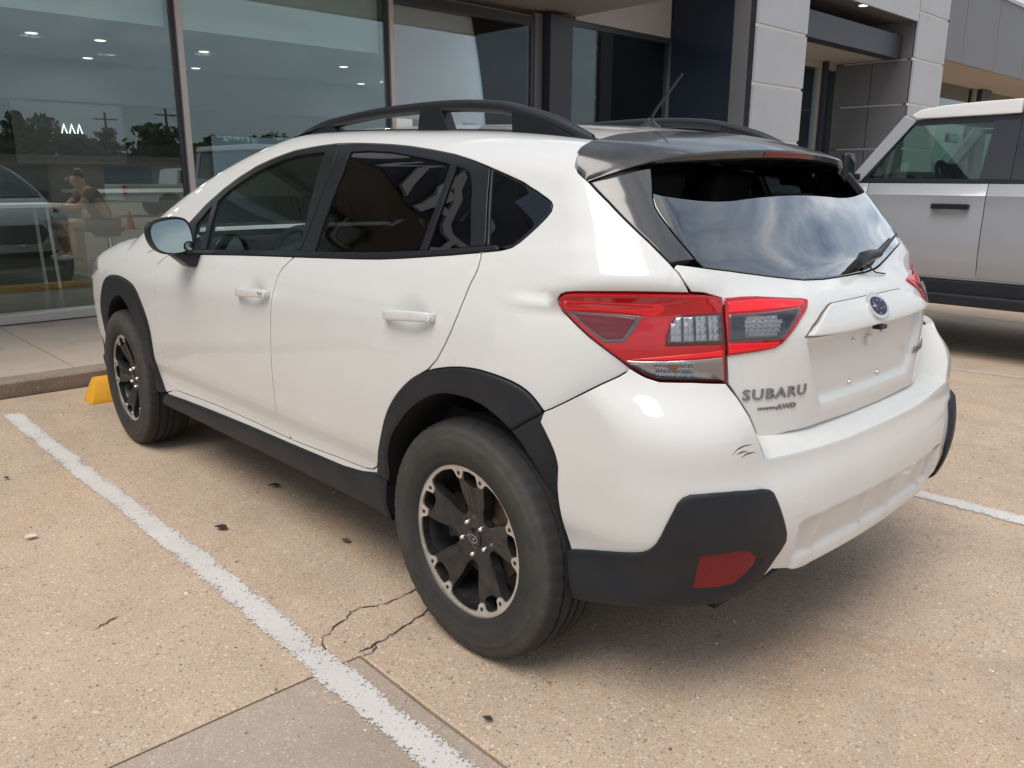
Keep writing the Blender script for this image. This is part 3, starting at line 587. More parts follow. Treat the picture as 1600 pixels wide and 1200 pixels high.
# ---------------------------------------------------------------- the white crossover
CAR = empty('parked_car', 'dusty white compact crossover with black roof rails and black wheel arch cladding', 'car')
def F_(k): return [tuple(p) for p in FEAT[k]]
def ctr2(p, i):
    """one of four upright strips of a lamp window"""
    p = np.array(p, float); p = p if area2(p) > 0 else p[::-1]; q = inset(p, .004); lo, hi = q.min(0), q.max(0); w = (hi[0]-lo[0])/4
    a, b = lo[0]+w*i+.002, lo[0]+w*(i+1)-.002; o = []
    ends = densify(q, .003); k = ends[(ends[:, 0] >= a) & (ends[:, 0] <= b)]; m = k[:, 1].mean(); up = k[k[:, 1] > m]; dn = k[k[:, 1] <= m]
    return np.concatenate([dn[np.argsort(dn[:, 0])], up[np.argsort(-up[:, 0])]])
def build_car():
    W = M['paint']; K = M['plastic']; G = M['gloss_black']
    top, split, qsp = F_('dlo_top'), F_('fsplit'), F_('qsplit')
    bt, bb = F_('belt_top'), F_('dlo_bot')
    # --- helpers on the lists (all given from front to back, or from top to bottom)
    i_split = min(range(len(top)), key=lambda i: abs(top[i][0]-split[0][0])); i_q = min(range(len(top)), key=lambda i: abs(top[i][0]-qsp[0][0]))
    # --- doors
    fd, ds, dbot, dcor, rr = F_('fdoor_front'), F_('split'), F_('door_bot'), F_('door_corner'), F_('rdoor_rear')
    i_b = min(range(len(dbot)), key=lambda i: abs(dbot[i][0]-ds[-1][0]))
    bbr = bb[::-1]       # front to back
    i_d = min(range(len(bbr)), key=lambda i: abs(bbr[i][0]-ds[0][0])); i_r = min(range(len(bbr)), key=lambda i: abs(bbr[i][0]-rr[0][0]))
    a_ = F_('arch_out'); kx = [i for i in range(len(a_))]; arch = smooth(a_[:27], 5)+smooth(a_[27:34], 2)[1:]+a_[34:]; i_m = min(range(len(arch)), key=lambda i: (arch[i][0]-rr[-1][0])**2+(arch[i][1]-rr[-1][1])**2)
    i_c = min(range(len(arch)), key=lambda i: (arch[i][0]-dcor[-1][0])**2+(arch[i][1]-dcor[-1][1])**2)
    h1, h2 = F_('fhandle'), F_('rhandle')
    hc = [(np.mean([p[0] for p in h]), np.mean([p[1] for p in h])) for h in (h1, h2)]
    def door_disp(uv, Q):
        d = np.zeros(len(uv))
        for (a, b) in hc: d -= .013*np.exp(-(((uv[:, 0]-a-.005)/.062)**2+((uv[:, 1]-b+.002)/.045)**2)**1.3)
        return d
    fdoor_poly = fd[::-1] + bbr[1:i_d] + ds + dbot[1:i_b][::-1]
    # order: up the front edge, along the belt, down the split, back along the bottom
    fdoor_poly = list(reversed(fd)) + [p for p in bbr if fd[0][0] > p[0] > ds[0][0]] + ds + [p for p in dbot[::-1] if fd[-1][0]-.01 > p[0] > ds[-1][0]+.01]
    rdoor_poly = list(reversed(ds)) + [p for p in bbr if ds[0][0] > p[0] > rr[0][0]] + rr[:-1] + arch[i_c:i_m+1][::-1] + dcor[::-1][1:] + [p for p in dbot[::-1] if dcor[0][0] < p[0] < ds[-1][0]-.01]
    fdoor = panel('front_door', fdoor_poly, W, CAR, step=.028, disp=door_disp, mirror=True)
    rdoor = panel('rear_door', rdoor_poly, W, CAR, step=.028, disp=door_disp, mirror=True)
    # --- windows: black frames with glass let in
    fg, fc, rg, rp, qg = F_('fglass'), F_('fcorner'), F_('rglass'), F_('rpane'), F_('qglass')
    btf = bt[::-1]
    # the small corner pane and front frame reach down to the mirror foot
    front_low = [(2.035, btf[0][1]-.004)]
    fframe = top[:i_split+1] + split + [p for p in bt if p[0] > split[-1][0]+.01] + front_low
    rframe = split[::-1] + top[i_split+1:i_q] + qsp[:-1] + [p for p in bt if qsp[-1][0]+.02 < p[0] < split[-1][0]-.01]
    for pr, fr, gl, nm in ((fdoor, fframe, [(fg, 'glass_front', 'window_glass'), (fc, 'glass_front', 'corner_pane')], 'window_frame'), (rdoor, rframe, [(rg, 'glass_dark', 'window_glass'), (rp, 'glass_dark', 'corner_pane')], 'window_frame')):
        panel(nm, fr, M['satin_black'], pr[0], holes=[g[0] for g in gl], step=.035, depth=.02, h=-.001, mirror=pr[1])
        for g, m, n2 in gl: panel(n2, g, M[m], pr[0], gap=-.004, h=-.007, depth=.001, step=.03, low=0, bev=.004, mirror=pr[1])
    quarter = []
    # --- quarter panel: cant rail, D pillar and rear quarter in one white pressing
    hl = F_('hatch_line'); tl = F_('tail'); sb = F_('seam_bump')
    seam_y = .545
    xs = np.linspace(-.17, 1.30, 12); pts = map_top(xs, np.full(12, seam_y), False); su, tu = unchart(pts)
    rail_line = [(float(a), float(b)) for a, b in zip(su, tu)]
    apil = [(1.42, None), (1.60, None), (1.80, None), (2.0, None), (2.2, None), (2.33, None)]
    ap = []
    for x, y in zip((1.45, 1.62, 1.82, 2.0, 2.17, 2.33), (.575, .615, .65, .685, .72, .745)):
        p = map_top(np.array([x]), np.array([y]), False); a, b = unchart(p); ap.append((float(a[0]), float(b[0])))
    tl_top = [p for p in tl[:9]]      # top edge of the lamp, hatch corner to the outer tip
    lamp_low = tl[9:16]               # tip down to the bumper seam
    i_a = min(range(len(arch)), key=lambda i: (arch[i][0]-sb[0][0])**2+(arch[i][1]-sb[0][1])**2)
    quarter_poly = hl[::-1][1:] + rail_line + ap + [(2.33, 1.0), (2.12, btf[0][1]-.004)] + top[0:] + [p for p in F_('dlo_bot')[:2]] + rr[:-1] + arch[i_m:i_a] + sb[:-1] + lamp_low[::-1] + tl_top[::-1]
    QP = panel('quarter_panel', quarter_poly, W, CAR, step=.026, mirror=True)
    qpoly = qsp[:-1][::-1] + top[i_q:] + [p for p in F_('belt_top')[:1]]
    for i in (0, 1): pass
    panel('quarter_window', qpoly, M['satin_black'], QP[0], h=-.001, depth=.012, holes=[qg], mirror=QP[1])
    panel('quarter_glass', qg, M['glass_dark'], QP[0], gap=-.004, h=-.006, depth=.001, low=0, bev=.004, mirror=QP[1])
    belt = bt[::-1] + [(qsp[-1][0]-.0, bt[0][1])] + bb
    belt = btf + F_('dlo_top')[-2:] + bb
    # the belt moulding follows the door glass
    belt = [(2.03, btf[0][1])] + btf + bb + [(2.03, bb[-1][1])]
    panel('belt_moulding', belt, M['satin_black'], CAR, gap=.0008, h=.004, depth=.016, step=.04, bev=.003, low=.002, mirror=True)
    # --- fender
    fa = [(2*2.655-a, b) for a, b in F_('front_arch_out')[6:]]
    fr_o = F_('front_arch_out'); apex = max(fr_o, key=lambda p: p[1]); back = [p for p in fr_o if p[0] < min(apex[0]-.02, 2.58)]
    xm = 2.63; arch_f = smooth([(2*xm-a, b) for a, b in back[::-1]] + [(xm, apex[1]+.003)] + [p for p in back], 8)
    # arch_f runs from the front foot over the top to the rear foot
    fend = [(2.33, 1.0), (2.12, btf[0][1]-.004), (2.045, 1.012)] + fd[1:] + [(back[-1][0]-.0, back[-1][1])] + arch_f[::-1][1:]
    fend = fend + [(3.30, .62), (3.36, .80)]
    ht = []
    for x, y in zip((3.3, 3.1, 2.9, 2.7, 2.5, 2.36), (.66, .70, .725, .74, .75, .75)):
        p = map_top(np.array([x]), np.array([y]), False); a, b = unchart(p); ht.append((float(a[0]), float(b[0])))
    fend += ht
    panel('fender', fend, W, CAR, step=.03, mirror=True)
    # --- sill strip and rocker cladding
    sill = F_('sill_bot'); 
    sill_poly = [(fd[-1][0]+.012, fd[-1][1]+.004)] + dbot + dcor + [(arch[0][0]+.003, arch[0][1]+.004)] + sill[::-1]
    panel('sill', sill_poly, W, CAR, gap=.001, h=-.003, step=.03, mirror=True)
    rb = F_('rocker_bot'); ai = F_('arch_in')
    foot = [p for p in arch if p[1] < .47][:1]
    rocker = sill + [(arch[0][0]-.002, arch[0][1]), (ai[0][0]+.01, ai[1][1]), (ai[0][0], rb[-1][1]-.02)] + rb[::-1]
    RK = panel('rocker_cladding', rocker, K, CAR, gap=.001, h=.010, depth=.03, step=.03, bev=.008, low=.007, mirror=True)
    # --- wheel arch cladding, split where the bumper begins
    sa = F_('seam_arch'); ii = min(range(len(ai)), key=lambda i: (ai[i][0]-sa[0][0])**2+(ai[i][1]-sa[0][1])**2); io = min(range(len(arch)), key=lambda i: (arch[i][0]-sa[-1][0])**2+(arch[i][1]-sa[-1][1])**2)
    a1 = [(ai[1][0]+.012, ai[1][1]-.0)] + [(arch[0][0]-.002, arch[0][1]-.002)] + arch[1:io] + sa[::-1] + ai[1:ii][::-1]
    panel('arch_cladding', a1, K, CAR, gap=.001, h=.012, depth=.035, step=.03, bev=.010, low=.008, mirror=True)
    a2 = sa + arch[io+1:] + [ai[-1]] + ai[ii+1:-1][::-1]
    panel('arch_cladding', a2, K, CAR, gap=.001, h=.012, depth=.035, step=.03, bev=.010, low=.008, mirror=True)
    fi = F_('front_arch_in'); api = max(fi, key=lambda p: p[1]); bk = [p for p in fi if p[0] < min(api[0]-.02, 2.58)]
    arch_fi = smooth([(2*xm-a, b) for a, b in bk[::-1]] + [(xm, api[1]+.002)] + bk, 8)
    panel('arch_cladding', arch_f + arch_fi[::-1], K, CAR, gap=.001, h=.012, depth=.035, step=.03, bev=.010, low=.008, mirror=True)
    # --- wheel housings
    for line, xc in ((ai, 0), (arch_fi, 1)):
        uv = np.array(line if xc == 0 else line[::-1]); P, N = frame('side', densify(uv, .03, False), False, None, -.002)
        rows = []
        for k, d in enumerate((0, .03, .12, .38)): q = P.copy(); q[:, 1] -= d; rows.append(q)
        n = len(P); V = np.concatenate(rows); Fs = [(j*n+i, j*n+i+1, (j+1)*n+i+1, (j+1)*n+i) for j in range(3) for i in range(n-1)]
        cz = len(V); V = np.concatenate([V, [[P[:, 0].mean(), rows[3][0][1], .34]]]); Fs += [(3*n+i, 3*n+i+1, cz) for i in range(n-1)]
        for sg in (1, -1): mesh_obj('wheel_housing', V*[1, sg, 1], Fs, M['shell'], CAR, smooth=True)
    # --- roof, windshield, hood
    rp_ = [(x, seam_y-.006) for x in np.linspace(-.185, 1.33, 16)] 
    rear_edge = [(-.19, y) for y in np.linspace(-.52, .52, 9)]
    front_edge = [(1.42-.20*y*y+.0, y) for y in np.linspace(.50, -.50, 9)]
    roof_poly = rear_edge + [(x, seam_y-.006) for x in np.linspace(-.17, 1.30, 12)] + front_edge + [(x, -seam_y+.006) for x in np.linspace(1.30, -.17, 12)]
    def roof_disp(uv, Q):
        y = np.abs(uv[:, 1]); x = uv[:, 0]
        d = -.006*np.exp(-((y-.30)/.03)**2)*ss((x+.1)/.1)*ss((1.25-x)/.15)
        return d
    panel('roof', roof_poly, W, CAR, chart_='top', step=.045, disp=roof_disp)
    w_t = [(.55, 1.47), (.35, 1.505), (0, 1.52), (-.35, 1.505), (-.55, 1.47)]
    wp = []
    for y in np.linspace(-.56, .56, 9): wp.append((1.46-.20*y*y, y))
    side_l = [(x+.012, y-.012) for x, y in zip((1.45, 1.62, 1.82, 2.0, 2.17, 2.33), (.575, .615, .65, .685, .72, .745))]
    low_e = [(2.66-.2*y*y, y) for y in np.linspace(.70, -.70, 11)]
    ws = wp + side_l + low_e + [(x, -y) for x, y in side_l[::-1]]
    panel('windshield', ws, M['glass_shield'], CAR, chart_='top', step=.06, depth=.004, h=-.004)
    hood = [(2.70-.2*y*y, y) for y in np.linspace(-.74, .74, 11)] + [(3.0, .71), (3.2, .68), (3.36, .60)] + [(3.44-.22*y*y, y) for y in np.linspace(.5, -.5, 9)] + [(3.36, -.60), (3.2, -.68), (3.0, -.71)]
    panel('hood', hood, W, CAR, chart_='top', step=.05)
    # --- front end
    fr = [(y, .86) for y in np.linspace(-.74, .74, 13)] + [(.79, .74), (.80, .60), (.80, .42), (.72, .30)] + [(y, .26) for y in np.linspace(.6, -.6, 9)] + [(-.72, .30), (-.80, .42), (-.80, .60), (-.79, .74)]
    gril = [(-.48, .80), (.48, .80), (.55, .70), (.44, .585), (-.44, .585), (-.55, .70)]
    lows = [(-.62, .50), (.62, .50), (.70, .30), (-.70, .30)]
    FR = panel('front_bumper', fr, W, CAR, chart_='front', step=.05, holes=[gril, lows])
    panel('grille', gril, M['satin_black'], FR, chart_='front', h=-.012, step=.05)
    panel('intake', lows, K, FR, chart_='front', h=-.012, step=.05)
    for sg in (1, -1):
        panel('headlamp', [(sg*a, b) for a, b in ((.50, .84), (.74, .875), (.80, .80), (.70, .72), (.56, .74))], M['clear_smooth'], CAR, chart_='front', h=.004, step=.04)
        panel('fog_lamp_trim', [(sg*a, b) for a, b in ((.60, .64), (.78, .66), (.785, .36), (.74, .32))], K, FR, chart_='front', h=.008, step=.04, bev=.006)
        pts = [(3.10, .80), (3.2, .84), (3.32, .86), (3.40, .84), (3.36, .76), (3.22, .76)]
    lens = [(3.02, .875), (3.12, .93), (3.26, .93), (3.34, .86), (3.30, .78), (3.16, .82)]
    panel('headlamp_side', lens, M['clear_smooth'], CAR, h=.006, step=.03, mirror=True)
    side_front = [(3.30, .62), (3.36, .80), (3.40, .60), (3.42, .40), (3.30, .26), (3.12, .28), (3.06, .36), (3.06, .44)] + [p for p in arch_f if p[0] > 2.98 and p[1] > .45][::1]
    panel('front_bumper_corner', side_front, W, FR, step=.03, mirror=True)
    lipf = [(3.40, .30), (3.42, .40), (3.28, .36), (3.10, .40), (3.02, .34), (3.05, .22), (3.3, .20)]
    panel('front_lip', lipf, K, FR, step=.03, h=.012, depth=.03, mirror=True)
    # --- rear bumper
    bsb, btlow, bcr, bsh = F_('b_seam_bump'), F_('b_tail_low'), F_('b_crease'), F_('b_shelf')
    zc = float(np.mean([p[1] for p in bsh[2:]])); mid = (S1+S2)/2
    shelf_pts = [(s, t) for s, t in bsh if s > mid]
    half = bsb[:-1] + btlow + bcr[1:-1] + shelf_pts          # from the arch seam round to the centre
    lowz = .345
    arch_tail = [p for p in arch if True][i_a:]
    blip = F_('b_lip'); 
    bot = [(arch[-1][0]-.004, arch[-1][1]+.004), (-.42, .40), (-.60, .365)] + [(s, t-.01) for s, t in blip if s > mid]
    half_bot = bot
    right_half = mir(half)[::-1]; right_bot = mir(half_bot)[::-1]
    i_e = len(arch)-1
    arch_dn = arch[i_a+1:]
    poly = half + [(mid, zc)] + [tuple(p) for p in right_half] + [tuple(p) for p in mir(arch_dn)] + [tuple(p) for p in mir(half_bot)] + [(mid, blip[4][1]-.012)] + half_bot[::-1] + arch_dn[::-1]
    stp = F_('b_step'); zs_ = float(np.mean([p[1] for p in stp])); xs0 = stp[0][0]
    def bump_disp(uv, Q):
        s = uv[:, 0].copy(); s = np.where(s < mid, S1+S2-s, s); t = uv[:, 1]
        band = ss((t-.398)/.020)*ss((zs_-.004-t)/.009); lat = ss((xs0-.040-s)/.022)
        rib = np.ones(len(s))
        for c in (.33, .09): rib *= 1-.55*np.exp(-((np.abs(s-mid)-c)/.018)**2)
        d = -.026*band*lat*rib
        d += .008*ss((.40-t)/.02)*lat*ss((t-.36)/.02)
        # crease where the bumper corner turns away from the tailgate
        return d
    ln = [[(s, zs_+o) for s in np.linspace(xs0-.045, S1+S2-xs0+.045, 60)] for o in (-.003, -.0085, -.0135)] + [[(s, z) for s in np.linspace(xs0-.045, S1+S2-xs0+.045, 60)] for z in (.398, .408, .418)]
    BP = panel('rear_bumper', poly, W, CAR, bump=True, step=.0145, disp=bump_disp, lines=ln, gap=.0006, low=.0006)
    # shelf between bumper face and tailgate
    hb = F_('hatch_bot'); 
    sO = [bcr[-1]] + shelf_pts + [(mid, zc)]
    A = densify(np.array(sO), .03, False); A = np.concatenate([A, mir(A[:-1])[::-1]])
    P1, N1 = frame('side', A, True, None, -.001)
    zi = float(np.mean([p[1] for p in hb]))
    sI = np.stack([np.linspace(hb[0][0]+.01, S1+S2-hb[0][0]-.01, len(A)), np.full(len(A), zi+.012)], 1); P2, N2 = frame('side', sI, False, None, -.03)
    rows = []
    for k, w in enumerate((0, .04, .5, 1.0)):
        q = P1*(1-w)+P2*w; rows.append(q)
    rows[1] = rows[1]+np.array([0, 0, .002]); rows[2] = P1*.5+P2*.5; n = len(A); V = np.concatenate(rows)
    mesh_obj('bumper_step', V, [(j*n+i, j*n+i+1, (j+1)*n+i+1, (j+1)*n+i) for j in range(3) for i in range(n-1)], W, BP, smooth=True)
    # corner wall from crease to tailgate edge
    hlft = F_('hatch_left'); cw = [p for p in bcr]
    Pa, _ = frame('side', densify(np.array(cw), .02, False), True, None, -.001); m_ = len(Pa)
    hw = np.array([p for p in hlft[6:]]); 
    hx = np.stack([np.interp(np.linspace(0, 1, m_), np.linspace(0, 1, len(hw)), hw[:, i]) for i in (0, 1)], 1); Pb, _ = frame('side', hx, False, None, -.03)
    for sg in (1, -1): mesh_obj('bumper_step_corner', np.concatenate([Pa, Pb])*[1, sg, 1], [(i, i+1, m_+i+1, m_+i) for i in range(m_-1)], W, BP, smooth=True)
    # black corner cladding with its reflector
    bc, rf = F_('b_bclad'), F_('b_reflector'); rc = np.mean(np.array(rf), 0)
    rec = inset(np.array(rf if area2(np.array(rf)) > 0 else rf[::-1], float), -.010)
    def clad_disp(uv, Q):
        s = uv.copy(); fl = s[:, 0] < mid; s[fl, 0] = S1+S2-s[fl, 0]
        d = dist_to(rec, s); i = inside(rec, s); return np.where(i, -.0085*ss(d/.014), 0)
    CL = panel('bumper_cladding', bc, K, BP, bump=True, gap=.0005, h=.014, depth=.045, step=.020, bev=.009, low=.006, disp=clad_disp, lines=[np.concatenate([rec, rec[:1]]), np.concatenate([inset(rec, .014), inset(rec, .014)[:1]])], mirror=True)
    panel('reflector', rf, M['red_reflector'], CL[0], bump=True, gap=.001, h=.0062, depth=.004, step=.03, mirror=CL[1])
    panel('tow_hook_cover', F_('b_hook'), W, BP, bump=True, gap=.0008, h=.0012, depth=.0022, step=.03, bev=.0008)
    for k in ('b_scuff1', 'b_scuff2', 'b_scuff3'):
        P, N = frame('side', densify(np.array(F_(k)), .006, False), True, None, .0006); wd = np.concatenate([np.linspace(.0003, .0016, len(P)//2), np.linspace(.0016, .0003, len(P)-len(P)//2)])
        V = np.concatenate([P+np.array([0, 0, 1])*wd[:, None], P-np.array([0, 0, 1])*wd[:, None]]); n = len(P)
        mesh_obj('scuff_mark', V, [(i, i+1, n+i+1, n+i) for i in range(n-1)], M['scuff'], BP)
    # --- tailgate
    hlow = [p for p in hl if p[1] < 1.62]
    left = hlft; wl = F_('winline'); wtr = F_('wintrim')
    il = F_('inlamp'); ga = F_('garnish'); gb = F_('garnish_b'); rc_ = F_('recess')
    wl_half = [p for p in wl if p[0] > mid+.02]
    zmid = wl_half[-1][1]
    gate_half = [hl[9]] + hl[10:] + left[1:] + [p for p in hb if p[0] > mid+.02]
    gate_poly = gate_half + [(mid, zi)] + [tuple(p) for p in mir(gate_half)[::-1]] + [tuple(p) for p in mir(wl_half)] + [(mid, zmid-.001)] + wl_half[::-1]
    rec_half = [p for p in rc_ if p[0] > mid+.02]
    z_r0, z_r1 = rc_[3][1], gb[3][1]
    rp_full = np.array([(mid, z_r1+.01)] + [(ga[0][0]-.003, z_r1+.004)] + rec_half[1:4] + [(mid, z_r0)] + [tuple(p) for p in mir(rec_half[1:4])[::-1]] + [(S1+S2-ga[0][0]+.003, z_r1+.004)])
    if area2(rp_full) < 0: rp_full = rp_full[::-1]
    rp_d = densify(rp_full, .03)
    def gate_disp(uv, Q):
        d = dist_to(rp_d, uv); i = inside(rp_d, uv); t = uv[:, 1]; return np.where(i, -.020*ss(d/.020), 0)
    rings = [np.concatenate([r, r[:1]]) for r in (rp_d, inset(rp_d, .010), inset(rp_d, .020))]
    TG = panel('tailgate', gate_poly, W, CAR, step=.024, disp=gate_disp, lines=rings, gap=.003, depth=.03)
    # raised garnish bar with the emblem
    g_half = [p for p in ga if p[0] > mid+.02]; gb_half = [p for p in gb if p[0] > mid+.02]
    g_poly = g_half + [(mid, g_half[-1][1]+.001)] + [tuple(p) for p in mir(g_half)[::-1]] + [tuple(p) for p in mir(gb_half[1:])] + [(mid, gb_half[-1][1]-.001)] + gb_half[1:][::-1]
    def g_disp(uv, Q):
        s = np.abs(uv[:, 0]-mid); t = uv[:, 1]; return .012*ss((g_half[-1][1]-t)/.06)
    gq = np.array(g_poly); gq = gq if area2(gq) > 0 else gq[::-1]; panel('garnish_gap_shade', inset(gq, -.0012), M['gap_shade'], TG, step=.022, gap=0, h=.0008, depth=.004, bev=.002, low=.0004)  # brown strip: gap shade and dirt around the garnish put into colour
    panel('garnish', g_poly, W, TG, step=.022, gap=.002, h=.008, depth=.03, disp=g_disp, bev=.004, low=.003)
    # number plate bolts and the camera bump above them
    for a, b in ((1317.6, 530.1), (1361.5, 517.3), (1324.8, 597.8), (1367.8, 581.6)): pass
    for y, z in ((.089, .925), (-.089, .925), (.089, .808), (-.089, .808)):
        s = mid+y; P, N = at(s, z, -.020); m = MB(); m.lathe([(0, .006), (.006, .005), (.008, .0), (.008, -.004)], 12, 'x')
        o = m.obj('plate_bolt', M['chrome'], TG, smooth=True); o.location = P; o.rotation_euler = (0, 0, math.pi)
    P, N = at(mid, .915, -.018); m = MB(); m.box((-.008, -.016, -.014), (.004, .016, .014)); o = m.obj('latch_bump', W, TG, bevel=.003); o.location = P
    P, N = at(mid-.01, .952, .006); m = MB(); m.box((-.016, -.02, -.006), (.01, .02, .006)); o = m.obj('release_switch', M['satin_black'], TG, bevel=.003); o.location = P
    # emblem
    es, et = mid, 1.003
    ang = np.linspace(0, 2*np.pi, 40, endpoint=False); ov = np.stack([es+.051*np.cos(ang), et+.027*np.sin(ang)], 1)
    def e_off(uv, Q): return .012*ss((g_half[-1][1]-uv[:, 1])/.06)
    EM = panel('emblem', ov, M['emblem_blue'], TG, gap=0, h=.0115, depth=.006, step=.02, disp=e_off)
    ring_o = inset(ov, 0.0); ring_i = inset(ov, .0055)
    panel('emblem_ring', inset(ov, -.004), M['chrome'], EM, gap=0, h=.014, depth=.008, step=.02, holes=[ring_i], bev=.002, low=.0015, disp=e_off)
    def star(cx, cz, a, b):
        p = []
        for k in range(8):
            q = math.pi/4*k; r = (a if k % 4 == 0 else b) if k % 2 == 0 else .22*min(a, b); p.append((cx-r*math.cos(q), cz+r*math.sin(q)))
        return np.array(p)
    for cx, cz, a, b in tuple(tuple(v*.77 for v in q) for q in ((.024, .003, .028, .019), (-.010, .017, .0085, .0075), (-.034, .013, .0085, .0075), (-.008, -.009, .0085, .0075), (-.032, -.007, .0085, .0075), (.010, -.022, .0085, .0075))):
        panel('emblem_star', star(es+cx, et+cz, a, b), M['chrome'], EM, gap=0, h=.013, depth=.002, step=.03, bev=.001, low=.0005, disp=e_off)
    # lettering
    tx = F_('subaru_txt'); s0 = np.mean([p[0] for p in tx]); t0 = tx[0][1]
    wrap_text('brand_letters', 'SUBARU', (tx[0][0]+tx[1][0])/2, (tx[0][1]+tx[1][1])/2-.002, .037, 1.22, .004, M['badge'], TG, bold=.0006, spacing=1.12)
    ta = F_('awd_txt'); wd = abs(ta[0][0]-ta[1][0])
    wrap_text('drive_letters', 'AWD', ta[0][0]-wd*.74, (ta[0][1]+ta[1][1])/2-.002, .018, 1.3, .003, M['badge'], TG, bold=.0005)
    wrap_text('drive_letters', 'SYMMETRICAL', ta[0][0]-wd*.30, (ta[0][1]+ta[1][1])/2+.000, .009, 1.05, .003, M['badge'], TG)
    wrap_text('model_letters', 'CROSSTREK', mid-.385, .836, .026, 1.2, .004, M['badge'], TG, bold=.0005, spacing=1.1)
    # inner lamps on the gate
    for sg in (0, 1):
        f = (lambda p: p) if sg == 0 else (lambda p: mir(p))
        LP = panel('gate_lamp', f(il), M['red'], TG, gap=.001, h=.007, depth=.012, step=.013, bev=.004, low=.003)
        panel('lamp_window', f(F_('inlamp_clear')), M['smoke'], LP, gap=0, h=.0090, depth=.003, step=.013, bev=.002, low=.001)
        c = np.array(F_('inlamp_clear')); q = inset(c if area2(c) > 0 else c[::-1], .006); ctr = q.mean(0); q2 = ctr+(q-ctr)*[.62, .92]+[.012*0, 0]
        cells('lamp_reflector', f(q2), 26, 5, .0098, LP, M['clear'], .0016)
        panel('lens_cover', f(F_('inlamp_clear')), M['lens_clear'], LP, gap=0, h=.0135, depth=.001, step=.02, bev=.004, low=.002)
        for nm, kk in (('lamp_strip', 'in_strip'), ('lamp_strip', 'in_strip_low')): panel(nm, f(F_(kk)), M['red_bright'], LP, gap=0, h=.0088, depth=.003, step=.013, bev=.002, low=.001)
        # outer lamp on the body
        T = panel('tail_lamp', f(tl), M['red'], CAR, gap=.002, h=.009, depth=.02, step=.013, bev=.005, low=.004)
        panel('lamp_pocket', f(F_('tail_dark')), M['smoke'], T, gap=0, h=.0106, depth=.003, step=.012, bev=.002, low=.001)
        panel('lamp_pocket_lens', f(F_('tail_darkin')), M['red_dark'], T, gap=0, h=.0120, depth=.003, step=.012, bev=.002, low=.001)
        c = np.array(F_('tail_clear')); panel('lamp_frame', f(inset(c if area2(c) > 0 else c[::-1], -.006)), M['red_dark'], T, gap=0, h=.0106, depth=.003, step=.012, bev=.002, low=.001)
        panel('lamp_window', f(F_('tail_clear')), M['smoke'], T, gap=0, h=.0122, depth=.003, step=.012, bev=.002, low=.0008); [cells('lamp_reflector', f(ctr2(F_('tail_clear'), a)), 2, 4, .0129, T, M['clear'], .0015) for a in (0, 1, 2, 3)]
        tw = F_('tail_low'); panel('indicator_lens', f(tw), M['clear_smooth'], T, gap=0, h=.0110, depth=.003, step=.012, bev=.002, low=.001)
        c = np.array(tw); cc = c.mean(0); 
        rf2 = [(cc[0]-.005+a, cc[1]-.001+b) for a, b in ((-.055, -.024), (-.045, .022), (.03, .023), (.05, .018), (.045, -.024))]
        rf2 = [(cc[0]+a-.012, cc[1]+b) for a, b in ((-.045, -.022), (.035, -.022), (.045, .018), (-.045, .020))]
        cells('indicator_reflector', f(rf2), 15, 3, .0118, T, M['clear'], .002)
        am = [(cc[0]-.012+.012*math.cos(q), cc[1]+.006+.008*math.sin(q)) for q in np.linspace(0, 2*np.pi, 14, endpoint=False)]
        panel('indicator_bulb', f(am), M['amber'], T, gap=0, h=.0142, depth=.004, step=.02, bev=.003, low=.002)
        for kk, hh in (('tail_clear', .0165), ('tail_low', .0162)): panel('lens_cover', f(F_(kk)), M['lens_clear'], T, gap=0, h=hh, depth=.001, step=.02, bev=.004, low=.002)
        for nm, kk in (('lamp_strip', 'tail_strip'), ('lamp_strip', 'tail_strip_low')): panel(nm, f(F_(kk)), M['red_bright'], T, gap=0, h=.0108, depth=.003, step=.012, bev=.002, low=.001)
    # rear window and the dark pillar covers beside it
    sl = F_('spoil_low')
    tr_in = wtr
    pil = hl[5:10] + [wl[0]] + [wtr[-1]] + wtr[::-1][1:] + sl[::-1][1:-1]
    panel('pillar_cover', pil, M['trim_grey'], TG, gap=.003, h=.000, depth=.02, step=.025, bev=.003, mirror=True)
    win_half = [p for p in wtr[::-1]][:-1]
    tz = 1.405
    wtr = [p for p in wtr if p[1] < 1.37]
    wtop = [(s, tz-.03*abs(s-mid)**2/.25) for s in np.linspace(wtr[0][0]-.03, S1+S2-wtr[0][0]+.03, 14)]
        # the lower rim from the pillar cover to the centre
    win = [p for p in wl_half if p[0] < wtr[-1][0]-.01][::-1] + wtr[::-1] + wtop + [tuple(p) for p in mir(wtr)] + [tuple(p) for p in mir([p for p in wl_half if p[0] < wtr[-1][0]-.01])] + [(mid, zmid-.001)]
    panel('rear_window', win, M['glass_rear'], TG, gap=.001, h=.001, depth=.003, step=.04, bev=.003)
    # wiper
    WP = []
    for (a, b, hh) in ((mid-.02, 1.118, .02),): pass
    return dict(mid=mid, TG=TG, fdoor=fdoor, rdoor=rdoor, ai=ai, arch_fi=arch_fi, hl=hl, wl=wl, zmid=zmid, fg=fg, rg=rg, rp=rp, qg=qg, fc=fc, hc=hc, win=win)
CI = build_car()
